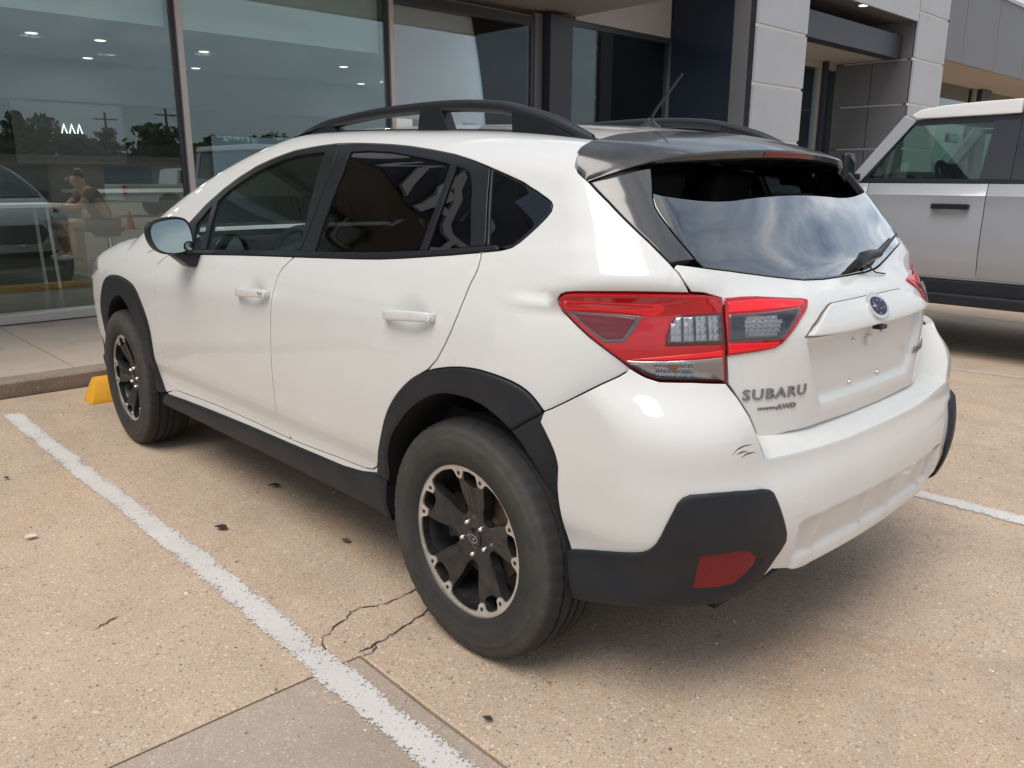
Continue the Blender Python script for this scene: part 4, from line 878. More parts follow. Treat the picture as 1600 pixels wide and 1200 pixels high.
# ---------------------------------------------------------------- wheels
def plate2d(outline, holes, step, zf, ridge=None):
    """flat CDT plate in (a, b) -> points (a, zf(r), b); returns verts, faces, boundary edges"""
    rings = [densify(np.array(outline), step)]+[densify(np.array(h), step) for h in holes]
    lo, hi = rings[0].min(0), rings[0].max(0)
    gx, gy = np.meshgrid(np.arange(lo[0], hi[0], step), np.arange(lo[1], hi[1], step)); gx[::2] += step/2
    g = np.stack([gx.ravel(), gy.ravel()], 1); g = g[inside(rings[0], g)]; g = g[dist_to(rings[0], g) > step*.5]
    for h in rings[1:]: g = g[~inside(h, g)]; g = g[dist_to(h, g) > step*.5]
    pts = []; ed = []
    for r in rings: n0 = len(pts); pts += [tuple(p) for p in r]; ed += [(n0+i, n0+(i+1) % len(r)) for i in range(len(r))]
    pts += [tuple(p) for p in g]
    V, _, F, *_r = delaunay_2d_cdt([Vector(p) for p in pts], ed, [], 0, 1e-7)
    uv = np.array([tuple(v) for v in V]); F = np.array([f for f in F if len(f) == 3]); c = uv[F].mean(1); k = inside(rings[0], c)
    for h in rings[1:]: k &= ~inside(h, c)
    F = F[k]; r = np.hypot(uv[:, 0], uv[:, 1]); an_ = np.degrees(np.arctan2(uv[:, 1], uv[:, 0])); P = np.stack([uv[:, 0], zf(r)+(ridge(r, an_) if ridge else 0), uv[:, 1]], 1)
    es = {(int(f[i]), int(f[(i+1) % 3])) for f in F for i in range(3)}; bd = [(a, b) for a, b in es if (b, a) not in es]
    return P, F, bd
def plate_obj(name, outline, holes, step, zf, depth, m, parent, bevel=.0015, ridge=None):
    P, F, bd = plate2d(outline, holes, step, zf, ridge)
    n = len(P); used = sorted({i for e in bd for i in e}); ix = {q: n+i for i, q in enumerate(used)}
    V = np.concatenate([P, P[used]-np.array([0, depth, 0])])
    f = [tuple(q) for q in F]+[(a, b, ix[b], ix[a]) for a, b in bd]
    o = mesh_obj(name, V, f, m, parent); bm = bmesh.new(); bm.from_mesh(o.data); bmesh.ops.recalc_face_normals(bm, faces=bm.faces)
    up = sum(f.normal.y*f.calc_area() for f in bm.faces)
    if up < 0: bmesh.ops.reverse_faces(bm, faces=bm.faces)
    es = [e for e in bm.edges if len(e.link_faces) == 2 and e.calc_face_angle(0) > R(50)]
    if bevel and es: bmesh.ops.bevel(bm, geom=es, offset=bevel, segments=2, affect='EDGES', clamp_overlap=True)
    for q in bm.faces: q.smooth = True
    for e in bm.edges:
        if len(e.link_faces) == 2 and e.calc_face_angle(0) > R(48): e.smooth = False
    bm.to_mesh(o.data); bm.free(); return o
def pol(r, d): return (r*math.cos(R(d)), r*math.sin(R(d)))
def wheel_proto():
    sp = [90+72*k+4 for k in range(5)]
    holes = []
    for a in sp:
        holes.append([pol(.166, a-4.5), pol(.176, a-9.5), pol(.203, a-8.5), pol(.207, a-4), pol(.207, a+4), pol(.203, a+8.5), pol(.176, a+9.5), pol(.166, a+4.5)])
        b = a+36
        big = [pol(.076, b-10), pol(.070, b), pol(.076, b+10), pol(.095, b+15), pol(.125, b+15.5), pol(.155, b+17.5), pol(.180, b+19), pol(.200, b+18), pol(.209, b+11), pol(.210, b), pol(.209, b-11), pol(.200, b-18), pol(.180, b-19), pol(.155, b-17.5), pol(.125, b-15.5), pol(.095, b-15)]
        holes.append(big)
    zf = lambda r: np.interp(r, [0, .045, .06, .10, .15, .19, .23], [.062, .062, .060, .068, .078, .085, .088])
    circ = [pol(.224, k*3) for k in range(120)]
    def ridge(r, a):
        d = np.abs((a-94+36) % 72-36); return .007*np.exp(-(d/(2+.30/np.maximum(r, .05)))**2)*ss((r-.055)/.03)*ss((.175-r)/.03)-.006*ss((d-16)/8)*ss((r-.06)/.03)*ss((.2-r)/.03)
    W_ = plate_obj('wheel', circ, holes, .009, zf, .030, M['wheel'], None, .0045, ridge)
    # machined ring with paired tabs
    inner = []
    for a in sp:
        for q, r in ((-30, .2115), (-21, .2095), (-18.5, .202), (-16.8, .187), (-14.0, .1815), (-10.5, .184), (-8.6, .200), (-6.8, .2085), (0, .2105), (6.8, .2085), (8.6, .200), (10.5, .184), (14.0, .1815), (16.8, .187), (18.5, .202), (21, .2095), (30, .2115), (36, .2118)): inner.append(pol(r, a+q))
    plate_obj('machined_ring', [pol(.2285, k*3) for k in range(120)], [inner], .010, lambda r: np.interp(r, [.18, .205, .2285], [.0885, .0915, .0925]), .005, M['alloy'], W_, .0012)
    m = MB(); m.lathe([(.2285, .0925), (.231, .097), (.2285, .099), (.222, .086), (.207, .06), (.195, -.05), (.21, -.095), (.222, -.10), (.222, -.10)], 72, 'y'); m.obj('rim_barrel', M['wheel'], W_, smooth=True)
    # tyre
    half = [(.222, .097), (.230, .106), (.240, .1095), (.255, .1105), (.2565, .1115), (.275, .1120), (.300, .1110), (.301, .1100), (.318, .1072), (.328, .1038), (.3355, .0975), (.3420, .0880), (.3455, .072), (.3478, .060), (.339, .0575), (.339, .050), (.3484, .0475), (.3490, .022), (.340, .0195), (.340, .0105), (.3492, .008)]
    prof = half+[(r, -y) for r, y in half[::-1]]; seg = 200; m = MB(); mm = len(prof)
    V = []
    for k in range(seg):
        a = 2*math.pi*k/seg; cut = (k % 4 == 0)
        for j, (r, y) in enumerate(prof):
            jj = min(j, mm-1-j); rr = r-(.0028 if cut and 9 <= jj <= 13 else 0); V.append((rr*math.cos(a), y, rr*math.sin(a)))
    F = [(k*mm+j, ((k+1) % seg)*mm+j, ((k+1) % seg)*mm+j+1, k*mm+j+1) for k in range(seg) for j in range(mm-1)]
    m.add(V, F); m.obj('tyre', M['tyre'], W_, smooth=True, angle=38)
    # hub: cap, nuts, bolts in the tabs
    m = MB(); m.lathe([(0, .068), (.026, .068), (.030, .065), (.031, .055)], 32, 'y'); cap = m.obj('centre_cap', M['gloss_black'], W_, smooth=True)
    m = MB(); an = np.linspace(0, 2*np.pi, 28, endpoint=False)
    m.prism([(.021*math.cos(q), .0125*math.sin(q)) for q in an], 1, .068, .0695)
    e = m.obj('cap_emblem_ring', M['chrome'], cap_parent(W_), bevel=.0006)
    m = MB(); m.prism([(.019*math.cos(q), .0105*math.sin(q)) for q in an], 1, .0695, .0700); m.obj('cap_emblem', M['emblem_blue'], W_)
    m = MB()
    for x, z, s in ((-.007, .001, .006), (.004, .004, .0025), (.011, .003, .0025), (.004, -.003, .0025), (.011, -.002, .0025), (-.002, -.006, .0025)):
        m.prism([(x+s*(1 if k % 2 == 0 else .3)*math.cos(k*math.pi/4), z+s*(1 if k % 2 == 0 else .3)*math.sin(k*math.pi/4)) for k in range(8)], 1, .0700, .0704)
    m.obj('cap_stars', M['chrome'], W_)
    for k in range(5):
        x, z = pol(.050, 90+36+72*k+4); m = MB(); m.lathe([(0, .0715), (.005, .071), (.0082, .067), (.0090, .058)], 12, 'y', (x, 0, z)); m.obj('wheel_nut', M['chrome'], W_, smooth=True)
    for a in sp:
        for q in (-13.2, 13.2):
            x, z = pol(.1985, a+q); m = MB(); m.lathe([(0, .0930), (.0048, .0930), (.0060, .0922), (.0060, .089)], 10, 'y', (x, 0, z)); m.obj('ring_bolt', M['wheel'], W_, smooth=True)
    m = MB(); m.lathe([(.06, .012), (.142, .012), (.142, -.008), (.06, -.008)], 48, 'y', close=True); m.obj('brake_disc', M['disc'], W_, smooth=True, angle=30)
    m = MB(); m.lathe([(0, .045), (.062, .045), (.07, .012)], 24, 'y'); m.obj('hub', M['disc'], W_, smooth=True)
    m = MB(); m.prism([pol(.155, d) for d in range(-20, 41, 10)]+[pol(.10, d) for d in range(40, -21, -10)], 1, -.04, .035); m.obj('brake_caliper', M['wheel'], W_, bevel=.006)
    return W_
def cap_parent(w): return w
def place_wheels():
    p = wheel_proto()
    for i, (x, y, rz, spin, steer) in enumerate(((0, .779, 0, 0, 0), (2.665, .779, 0, 23, -2), (0, -.779, 180, 40, 0), (2.665, -.779, 180, 11, -2))):
        o = p if i == 0 else copy_tree(p)
        o.parent = CAR; o.location = (x, y, .347); o.rotation_euler = (0, R(spin), R(rz+steer)); o.rotation_mode = 'YXZ' if False else 'XYZ'
place_wheels()
# ---------------------------------------------------------------- spoiler, rails, mirrors and the other fittings
def grid_obj(name, rows, m, parent, smooth=True, closed=False):
    n = len(rows[0]); V = [p for r in rows for p in r]
    F = [(j*n+i, j*n+i+1, (j+1)*n+i+1, (j+1)*n+i) for j in range(len(rows)-1) for i in range(n-1)]
    if closed: F += [((len(rows)-1)*n+i, (len(rows)-1)*n+i+1, i+1, i) for i in range(n-1)]
    mb = MB(); mb.add(V, F); return mb.obj(name, m, parent, smooth=smooth, angle=35)
def build_fittings():
    TG = CI['TG']; mid = CI['mid']
    roofz = lambda x, y: float(ZR_X(x)-.13*y*y)
    # spoiler: top sheet, trailing face, underside and side fins
    fx = lambda y: -.190+.046*float(ss((abs(y)-.10)/.20))-.030*float(ss((abs(y)-.42)/.15))
    def front(y): x = fx(y); return Vector((x, y, roofz(x, y)+.003))
    def trail(y):
        q = max(0, abs(y)-.40); return Vector((-.414+.254*y*y+1.0*q*q, y, 1.424-.091*y*y-.66*q*q))
    fr = Spl([(0, -.173), (.3, -.178), (.55, -.184), (.8, -.195), (1, -.236)]), Spl([(0, .577), (.3, .625), (.55, .650), (.8, .661), (1, .660)]), Spl([(0, 1.438), (.3, 1.420), (.55, 1.398), (.8, 1.368), (1, 1.338)])
    rows = []
    for t in np.concatenate([np.linspace(0, 1, 18), 1+np.linspace(.04, 1, 16)]):
        if t <= 1: a, b = front(.577*t), trail(.45*t); a.lerp(Vector((-.173, .577, 1.438)), t**8)
        else: a, b = Vector([float(q(t-1)) for q in fr]), trail(.45+.212*(t-1))
        th = 1-.75*float(ss((t-.7)/.9)); e = max(0., t-1)
        r = [a+Vector((.022, -.02*e, -.028))]
        for k in np.linspace(0, 1, 11):
            p = a.lerp(b, float(k)); p.z += .007*math.sin(math.pi*k)*(1-e)+.0*e; p.y += .010*math.sin(math.pi*k)*e; r.append(p)
        ins = a.lerp(b, .45); r += [b+Vector((-.0025, 0, -.005*th-.001)), b+Vector((.0015, 0, -.018*th-.002)), b+Vector((.010, -.004*e, -.023*th-.003)), b.lerp(a, .25)+Vector((.0, -.012*e, -.028*th-.006)), Vector((min(-.29, ins.x) if t <= 1 else ins.x+.01, ins.y-.03*e, 1.385 if t <= 1 else min(1.385, ins.z-.016)))]
        rows.append(r)
    full = [[Vector((p[0], -p[1], p[2])) for p in r] for r in rows[:0:-1]]+rows
    S = grid_obj('spoiler', full, M['spoiler'], CAR)
    m = MB()
    for k in range(12):
        pass
    yy = np.linspace(-.125, .125, 13); r1 = []; r2 = []
    for y in yy:
        b = Vector(trail(abs(y))); b.y = y; r1.append(b+Vector((-.0045, 0, -.0060))); r2.append(b+Vector((-.0005, 0, -.0185)))
    V = r1+r2+[p+Vector((.004, 0, 0)) for p in r2]+[p+Vector((.004, 0, 0)) for p in r1]; n = len(yy)
    mb = MB(); mb.add(V, [(j*n+i, j*n+i+1, ((j+1) % 4)*n+i+1, ((j+1) % 4)*n+i) for j in range(4) for i in range(n-1)]); mb.obj('brake_light', M['red_reflector'], S)
    # roof rails
    pth = [(1.42, 1.487), (1.38, 1.500), (1.30, 1.517), (1.18, 1.533), (.98, 1.550), (.82, 1.559), (.673, 1.562), (.472, 1.562), (.29, 1.553), (.178, 1.540), (.099, 1.522), (.023, 1.499), (-.051, 1.470), (-.133, 1.436)]
    xs, zs = np.array([p[0] for p in pth])[::-1], np.array([p[1] for p in pth])[::-1]; sp = Spl(list(zip(xs, zs)))
    xx = np.linspace(1.42, -.135, 48); rows = []
    for x in xx:
        z = float(sp(x)); e = min((1.42-x)/.25, (x+.135)/.25, 1); e = max(e, 0); hgt = .009+.006*e; w = .013+.004*e; y = .528+.012*e
        if x < .12: hgt += .010*float(ss((.12-x)/.18))
        rows.append([(x, y+w*math.cos(q)*(1 if abs(math.cos(q)) < .99 else 1), z+hgt*math.sin(q)*1.25) for q in np.linspace(0, 2*np.pi, 15)])
    for sg in (1, -1):
        mb = MB(); n = 15; V = [(p[0], sg*p[1], p[2]) for r in rows for p in r]
        mb.add(V, [(j*n+i, j*n+i+1, (j+1)*n+i+1, (j+1)*n+i) for j in range(len(rows)-1) for i in range(n-1)]+[tuple(range(n-1)), tuple((len(rows)-1)*n+i for i in range(n-1))])
        RL = mb.obj('roof_rail', M['satin_black'], CAR, smooth=True)
        for (xa, xb, xc, xd) in ((1.40, 1.06, 1.40, 1.14), (.600, .442, .585, .480), (.150, -.10, .155, -.09)):
            # foot: bottom from xa to xb on the roof, top from xc to xd in the rail
            mb = MB(); bot = [(x, roofz(x, .535)-.006) for x in np.linspace(xa, xb, 5)]; tp = [(x, float(sp(x))-.003) for x in np.linspace(xc, xd, 5)]
            poly = bot+tp[::-1]; V = []; n = len(poly)
            for w in (.556, .515): V += [(x, sg*w, z) for x, z in poly]
            mb.add(V, [tuple(range(n)), tuple(range(2*n-1, n-1, -1))]+[(i, (i+1) % n, n+(i+1) % n, n+i) for i in range(n)]); mb.obj('rail_foot', M['satin_black'], RL, bevel=.004)
    # roof seam strips and aerial
    for sg in (1, -1):
        mb = MB(); mb.tube([(x, sg*.5425, roofz(x, .5425)-.002) for x in np.linspace(1.28, -.165, 24)], .006, 6); mb.obj('roof_seam', M['dark_gap'], CAR, smooth=True)
    mb = MB(); mb.lathe([(0, .030), (.010, .028), (.020, .015), (.034, .004), (.040, -.004)], 20, 'z', (.085, 0, roofz(.085, 0))); o = mb.obj('aerial', M['satin_black'], CAR, smooth=True)
    mb = MB(); mb.tube([(.085, 0, roofz(.085, 0)+.02), (.060, 0, roofz(.085, 0)+.055), (-.034, 0, 1.661)], [.0055, .005, .0035], 8); mb.obj('aerial_rod', M['satin_black'], o, smooth=True)
    # raised bump at the tail of the roof seam
    # door handles
    for kk, (dr, key) in enumerate(((CI['fdoor'], 'fhandle'), (CI['rdoor'], 'rhandle'))):
        a, b = FEAT[key][0], FEAT[key][-1]; L = abs(a[0]-b[0])+.012; c = ((a[0]+b[0])/2, (a[1]+b[1])/2); tl = (b[1]-a[1])/(b[0]-a[0])
        us = np.linspace(-L/2, L/2, 21); rows = []
        for u in us:
            e = abs(u)/(L/2); out = .030+.010*(1-e**2) if e < .80 else (.030+.010*(1-.64))*(1-.55*((e-.8)/.2)**2); hh = .0155*(1-.25*e**4); th = .013
            P, N = at(c[0]+u, c[1]+tl*u, 0); up = Vector((tl*1.0, 0, 1)).normalized(); rows.append([tuple(P+N*(out-.006-th*.5+th*.62*math.copysign(abs(math.cos(q))**.55, math.cos(q)))+np.array(up)*hh*math.copysign(abs(math.sin(q))**.6, math.sin(q))) for q in np.linspace(0, 2*np.pi, 17)])
        for sg, d in ((1, dr[0]), (-1, dr[1])):
            mb = MB(); n = 17; mb.add([(p[0], sg*p[1], p[2]) for r in rows for p in r], [(j*n+i, j*n+i+1, (j+1)*n+i+1, (j+1)*n+i) for j in range(len(rows)-1) for i in range(n-1)]+[tuple(range(n-1)), tuple((len(rows)-1)*n+i for i in range(n-1))])
            H = mb.obj('door_handle', M['paint'], d, smooth=True, angle=60)
            for ue in (-L/2+.012, L/2-.014):
                P, N = at(c[0]+ue, c[1]+tl*ue, 0); P2 = P+N*.022; mb = MB(); mb.tube([(P[0], sg*P[1], P[2]), (P2[0], sg*P2[1], P2[2])], .012, 10, flat=.9); mb.obj('handle_foot', M['paint'], d, smooth=True)
            if kk == 0 and sg == 1:
                P, N = at(c[0]-L/2+.020, c[1]-tl*L/2, .0215); mb = MB(); mb.lathe([(0, .006), (.006, .006), (.0075, .003), (.0075, 0)], 14, 'y', tuple(P+N*.009)); mb.obj('key_cylinder', M['chrome'], d, smooth=True)
    # wing mirrors
    XM = 1.70
    def on_plane(u, v):
        w = (u-800)/1284; q = -(v-600)/1284; d = _f+_r2*w+_u2*q; t = (XM-cam.location.x if False else (XM+1.647))/d.x; return (2.257+d.y*t, 1.343+d.z*t)
    hous = [(1.046, 1.145), (1.030, 1.172), (.985, 1.186), (.925, 1.190), (.893, 1.183), (.878, 1.158), (.872, 1.118), (.873, 1.080), (.885, 1.060), (.915, 1.044), (.96, 1.040), (1.00, 1.046), (1.028, 1.068), (1.043, 1.105)]
    hous = np.array(hous); c = hous.mean(0)
    cur = densify(hous, .012)
    for _ in range(3): cur = (np.roll(cur, 1, 0)+2*cur+np.roll(cur, -1, 0))/4
    rows = [[(XM+.004, *p) for p in c+(cur-c)*.90], [(XM-.006, *p) for p in c+(cur-c)*.96], [(XM+.002, *p) for p in c+(cur-c)*1.0]]
    for dx, k in ((.03, 1.02), (.07, .98), (.105, .84), (.128, .60), (.137, .28), (.138, .03)): rows.append([(XM+dx, *p) for p in c+np.array([-.012, 0])*dx*6+(cur-c)*k])
    for sg in (1, -1):
        mb = MB(); n = len(cur); V = [(p[0], sg*p[1], p[2]) for r in rows for p in r]
        mb.add(V, [(j*n+i, j*n+(i+1) % n, (j+1)*n+(i+1) % n, (j+1)*n+i) for j in range(len(rows)-1) for i in range(n)]); MR = mb.obj('wing_mirror', M['satin_black'], CAR, smooth=True, angle=50)
        g = c+(cur-c)*.90; mb = MB(); mb.add([(XM+.003+(p[0]-c[0])*.16+(p[1]-c[1])*.17, sg*p[0], p[1]) for p in g], [tuple(range(n))]); mb.obj('mirror_glass', M['mirror'], MR)
        if sg == 1:
            bc = (.896, 1.072); mb = MB(); mb.lathe([(0, -.004), (.010, -.0035), (.017, -.002), (.020, .0015)], 20, 'x', (XM+.003+(bc[0]-c[0])*.16+(bc[1]-c[1])*.17-.002, bc[0], bc[1])); mb.obj('blind_spot_mirror', M['mirror'], MR, smooth=True)
            mb = MB(); mb.lathe([(.0185, -.003), (.0215, -.003), (.0215, .003), (.0185, .003)], 20, 'x', (XM+.001+(bc[0]-c[0])*.16+(bc[1]-c[1])*.17-.002, bc[0], bc[1]), close=True); mb.obj('blind_spot_rim', M['satin_black'], MR, smooth=True)
        mb = MB(); stem = [[(XM+.03+a, .84, z) for a, z in ((-.03, .985), (.10, .985), (.11, 1.035), (-.02, 1.035))], [(XM+.03+a, .885, z) for a, z in ((-.02, .985), (.08, .985), (.09, 1.04), (-.012, 1.04))], [(XM+.03+a, .945, z) for a, z in ((-.012, 1.035), (.07, 1.035), (.07, 1.07), (-.012, 1.07))]]
        V = [(p[0], sg*p[1], p[2]) for r in stem for p in r]; mb.add(V, [(j*4+i, j*4+(i+1) % 4, (j+1)*4+(i+1) % 4, (j+1)*4+i) for j in range(2) for i in range(4)]+[(0, 3, 2, 1), (8, 9, 10, 11)]); mb.obj('mirror_stem', M['satin_black'], MR, bevel=.008, smooth=True)
    # rear wiper: pivot cap, arm and blade on the glass
    def wp(s, t, h): P, N = at(s, t, h); return P
    a0, a1, a2 = (mid-.085, 1.106), (mid-.26, 1.124), (mid-.60, 1.172)
    mb = MB(); mb.tube([wp(a0[0]+.03, a0[1]-.012, .030), wp(*a0, .036), wp(a0[0]-.06, a0[1]+.008, .034), wp(*a1, .026)], [.012, .022, .019, .012], 10, flat=.75); WA = mb.obj('wiper_arm', M['satin_black'], TG, smooth=True)
    mb = MB(); mb.tube([wp(a1[0]+.09, a1[1]-.012, .020), wp(*a1, .022), wp(*a2, .014)], [.009, .011, .004], 8, flat=.7); mb.obj('wiper_blade', M['satin_black'], WA, smooth=True)
    mb = MB(); mb.tube([wp(*a0, .0), wp(*a0, .034)], .014, 12); mb.obj('wiper_pivot', M['satin_black'], WA, smooth=True)
    mb = MB(); mb.tube([wp(a0[0]-.04, a0[1]+.008, .018), wp(a0[0]-.075, a0[1]-.028, .008), wp(a0[0]-.13, a0[1]-.034, .005)], .0022, 6); mb.obj('washer_hose', M['satin_black'], WA, smooth=True)
    # ---------------- inner shell and cabin
    ii = [np.array(FEAT['dlo_top']+FEAT['belt_top']), np.array(CI['ai']), np.array(CI['arch_fi'])]
    Sg, Tg = np.meshgrid(np.linspace(3.25, -.50, 110), np.linspace(.30, 1.62, 44)); uv = np.stack([Sg.ravel(), Tg.ravel()], 1)
    P, N = frame('side', uv, False, None, -.03); n1, n2 = Sg.shape[1], Sg.shape[0]
    big = inset(ii[0] if area2(ii[0]) > 0 else ii[0][::-1], -.01); w1 = np.array([(.01+.50*math.cos(q), .345+.50*math.sin(q)) for q in np.linspace(0, 2*np.pi, 40)]); w2 = w1+[2.64, 0]
    def shell_ok(c): return not any(inside(np.array(q), np.array([c]))[0] for q in (big, w1, w2))
    Fs = []; cs = []
    for j in range(n2-1):
        for i in range(n1-1): cs.append(uv[[j*n1+i, j*n1+i+1, (j+1)*n1+i, (j+1)*n1+i+1]].mean(0)); Fs.append((j*n1+i, j*n1+i+1, (j+1)*n1+i+1, (j+1)*n1+i))
    cs = np.array(cs); bad = np.zeros(len(cs), bool)
    for q in (big, w1, w2): bad |= inside(np.array(q), cs)
    bad |= (cs[:, 0] > 1.35) & (cs[:, 1] > 1.12)
    bad |= (cs[:, 0] > 2.2) & (cs[:, 1] > .95)
    Fs = [f for f, b in zip(Fs, bad) if not b]
    for sg in (1, -1): mesh_obj('inner_panel', P*[1, sg, 1], Fs, M['shell'], CAR, smooth=True)
    # tail bulkhead behind the gate skin and lamps
    ss_ = np.linspace(-.50, S1+S2+.50, 40); tt_ = np.linspace(.36, 1.05, 12); Sg, Tg = np.meshgrid(ss_, tt_); P, N = frame('side', np.stack([Sg.ravel(), Tg.ravel()], 1), False, None, -.045)
    n1 = len(ss_); mesh_obj('inner_tail', P, [(j*n1+i, j*n1+i+1, (j+1)*n1+i+1, (j+1)*n1+i) for j in range(len(tt_)-1) for i in range(n1-1)], M['shell'], CAR, smooth=True)
    mb = MB(); mb.box((-.62, -.56, .27), (3.3, .56, .33)); mb.box((.45, -.80, .27), (2.2, .80, .33)); mb.box((-.62, -.70, .60), (.42, .70, .66)); mb.obj('floor_pan', M['shell'], CAR)
    mb = MB(); mb.tube([(-.4, -.25, .30), (.2, -.25, .32), (1.0, -.2, .30)], .06, 10); mb.obj('silencer', M['disc'], CAR, smooth=True)
    mb = MB(); mb.tube([(0, -.72, .36), (0, .72, .36)], .035, 8); mb.tube([(.3, .45, .33), (0, .62, .34)], .03, 8); mb.obj('rear_axle', M['shell'], CAR, smooth=True)
    # seats
    def seat(x, y, w, bench=False):
        mb = MB()
        prof = [(.02, .0), (.50, .06), (.50, .16), (.10, .13), (.0, .14), (-.16, .74), (-.26, .73), (-.12, .02)]
        mb.prism([(x+a, .42+b) for a, b in prof], 1, y-w/2, y+w/2); o = mb.obj('seat', M['cabin_grey'] if not bench else M['interior'], CAR, bevel=.04, seg=3, smooth=True)
        for yy in ([y] if not bench else [y-.42, y, y+.42]):
            mb = MB(); mb.prism([(x-.16, 1.20), (x-.22, 1.37), (x-.30, 1.36), (x-.26, 1.19)], 1, yy-.12, yy+.12); mb.obj('headrest', M['cabin_grey'] if not bench else M['interior'], o, bevel=.03, seg=3, smooth=True)
    seat(1.15, .37, .52); seat(1.15, -.37, .52); seat(.30, 0, 1.25, True)
    mb = MB(); mb.prism([(1.78, .62), (1.74, .98), (1.86, 1.04), (2.55, 1.045), (2.6, .62)], 1, -.74, .74); D = mb.obj('dashboard', M['interior'], CAR, bevel=.03, smooth=True)
    mb = MB(); mb.prism([(1.74, .98), (1.80, 1.08), (2.0, 1.07)], 1, .20, .55); mb.obj('instrument_hood', M['interior'], D, bevel=.015)
    cw = Vector((1.62, .37, .96)); ax = Vector((-.90, 0, .43)).normalized(); a = Vector((0, 1, 0)); b = ax.cross(a)
    mb = MB(); mb.tube([cw+a*.185*math.cos(q)+b*.185*math.sin(q) for q in np.linspace(0, 2*np.pi, 33)], .015, 8, caps=False)
    for q in (0, math.pi, -math.pi/2): mb.tube([cw-ax*.02, cw-ax*.005+a*.18*math.cos(q)+b*.18*math.sin(q)], .016, 6)
    mb.tube([cw-ax*.03, cw+ax*.01], .06, 14); mb.obj('steering_wheel', M['interior'], CAR, smooth=True)
    mb = MB(); mb.box((1.66, -.06, 1.36), (1.70, .18, 1.43)); mb.obj('inside_mirror', M['interior'], CAR, bevel=.015)
    rl = [[(x, y, roofz(x, y)-.045) for y in np.linspace(-.55, .55, 9)] for x in np.linspace(-.15, 1.40, 12)]; grid_obj('headliner', rl, M['headliner'], CAR)
    for sg in (1, -1):
        uvp = np.array([(x, t) for x, t in zip(np.linspace(1.95, 1.0, 10), np.linspace(1.20, 1.52, 10))]); 
        mb = MB(); mb.box((.86, sg*.60-.03, .6), (1.0, sg*.60+.03, 1.42)); 
        mb = MB(); mb.prism([(.45, .40), (.45, 1.0), (1.95, .97), (1.95, .40)], 1, sg*.74, sg*.79); mb.obj('door_lining', M['interior'], CAR)
build_fittings()
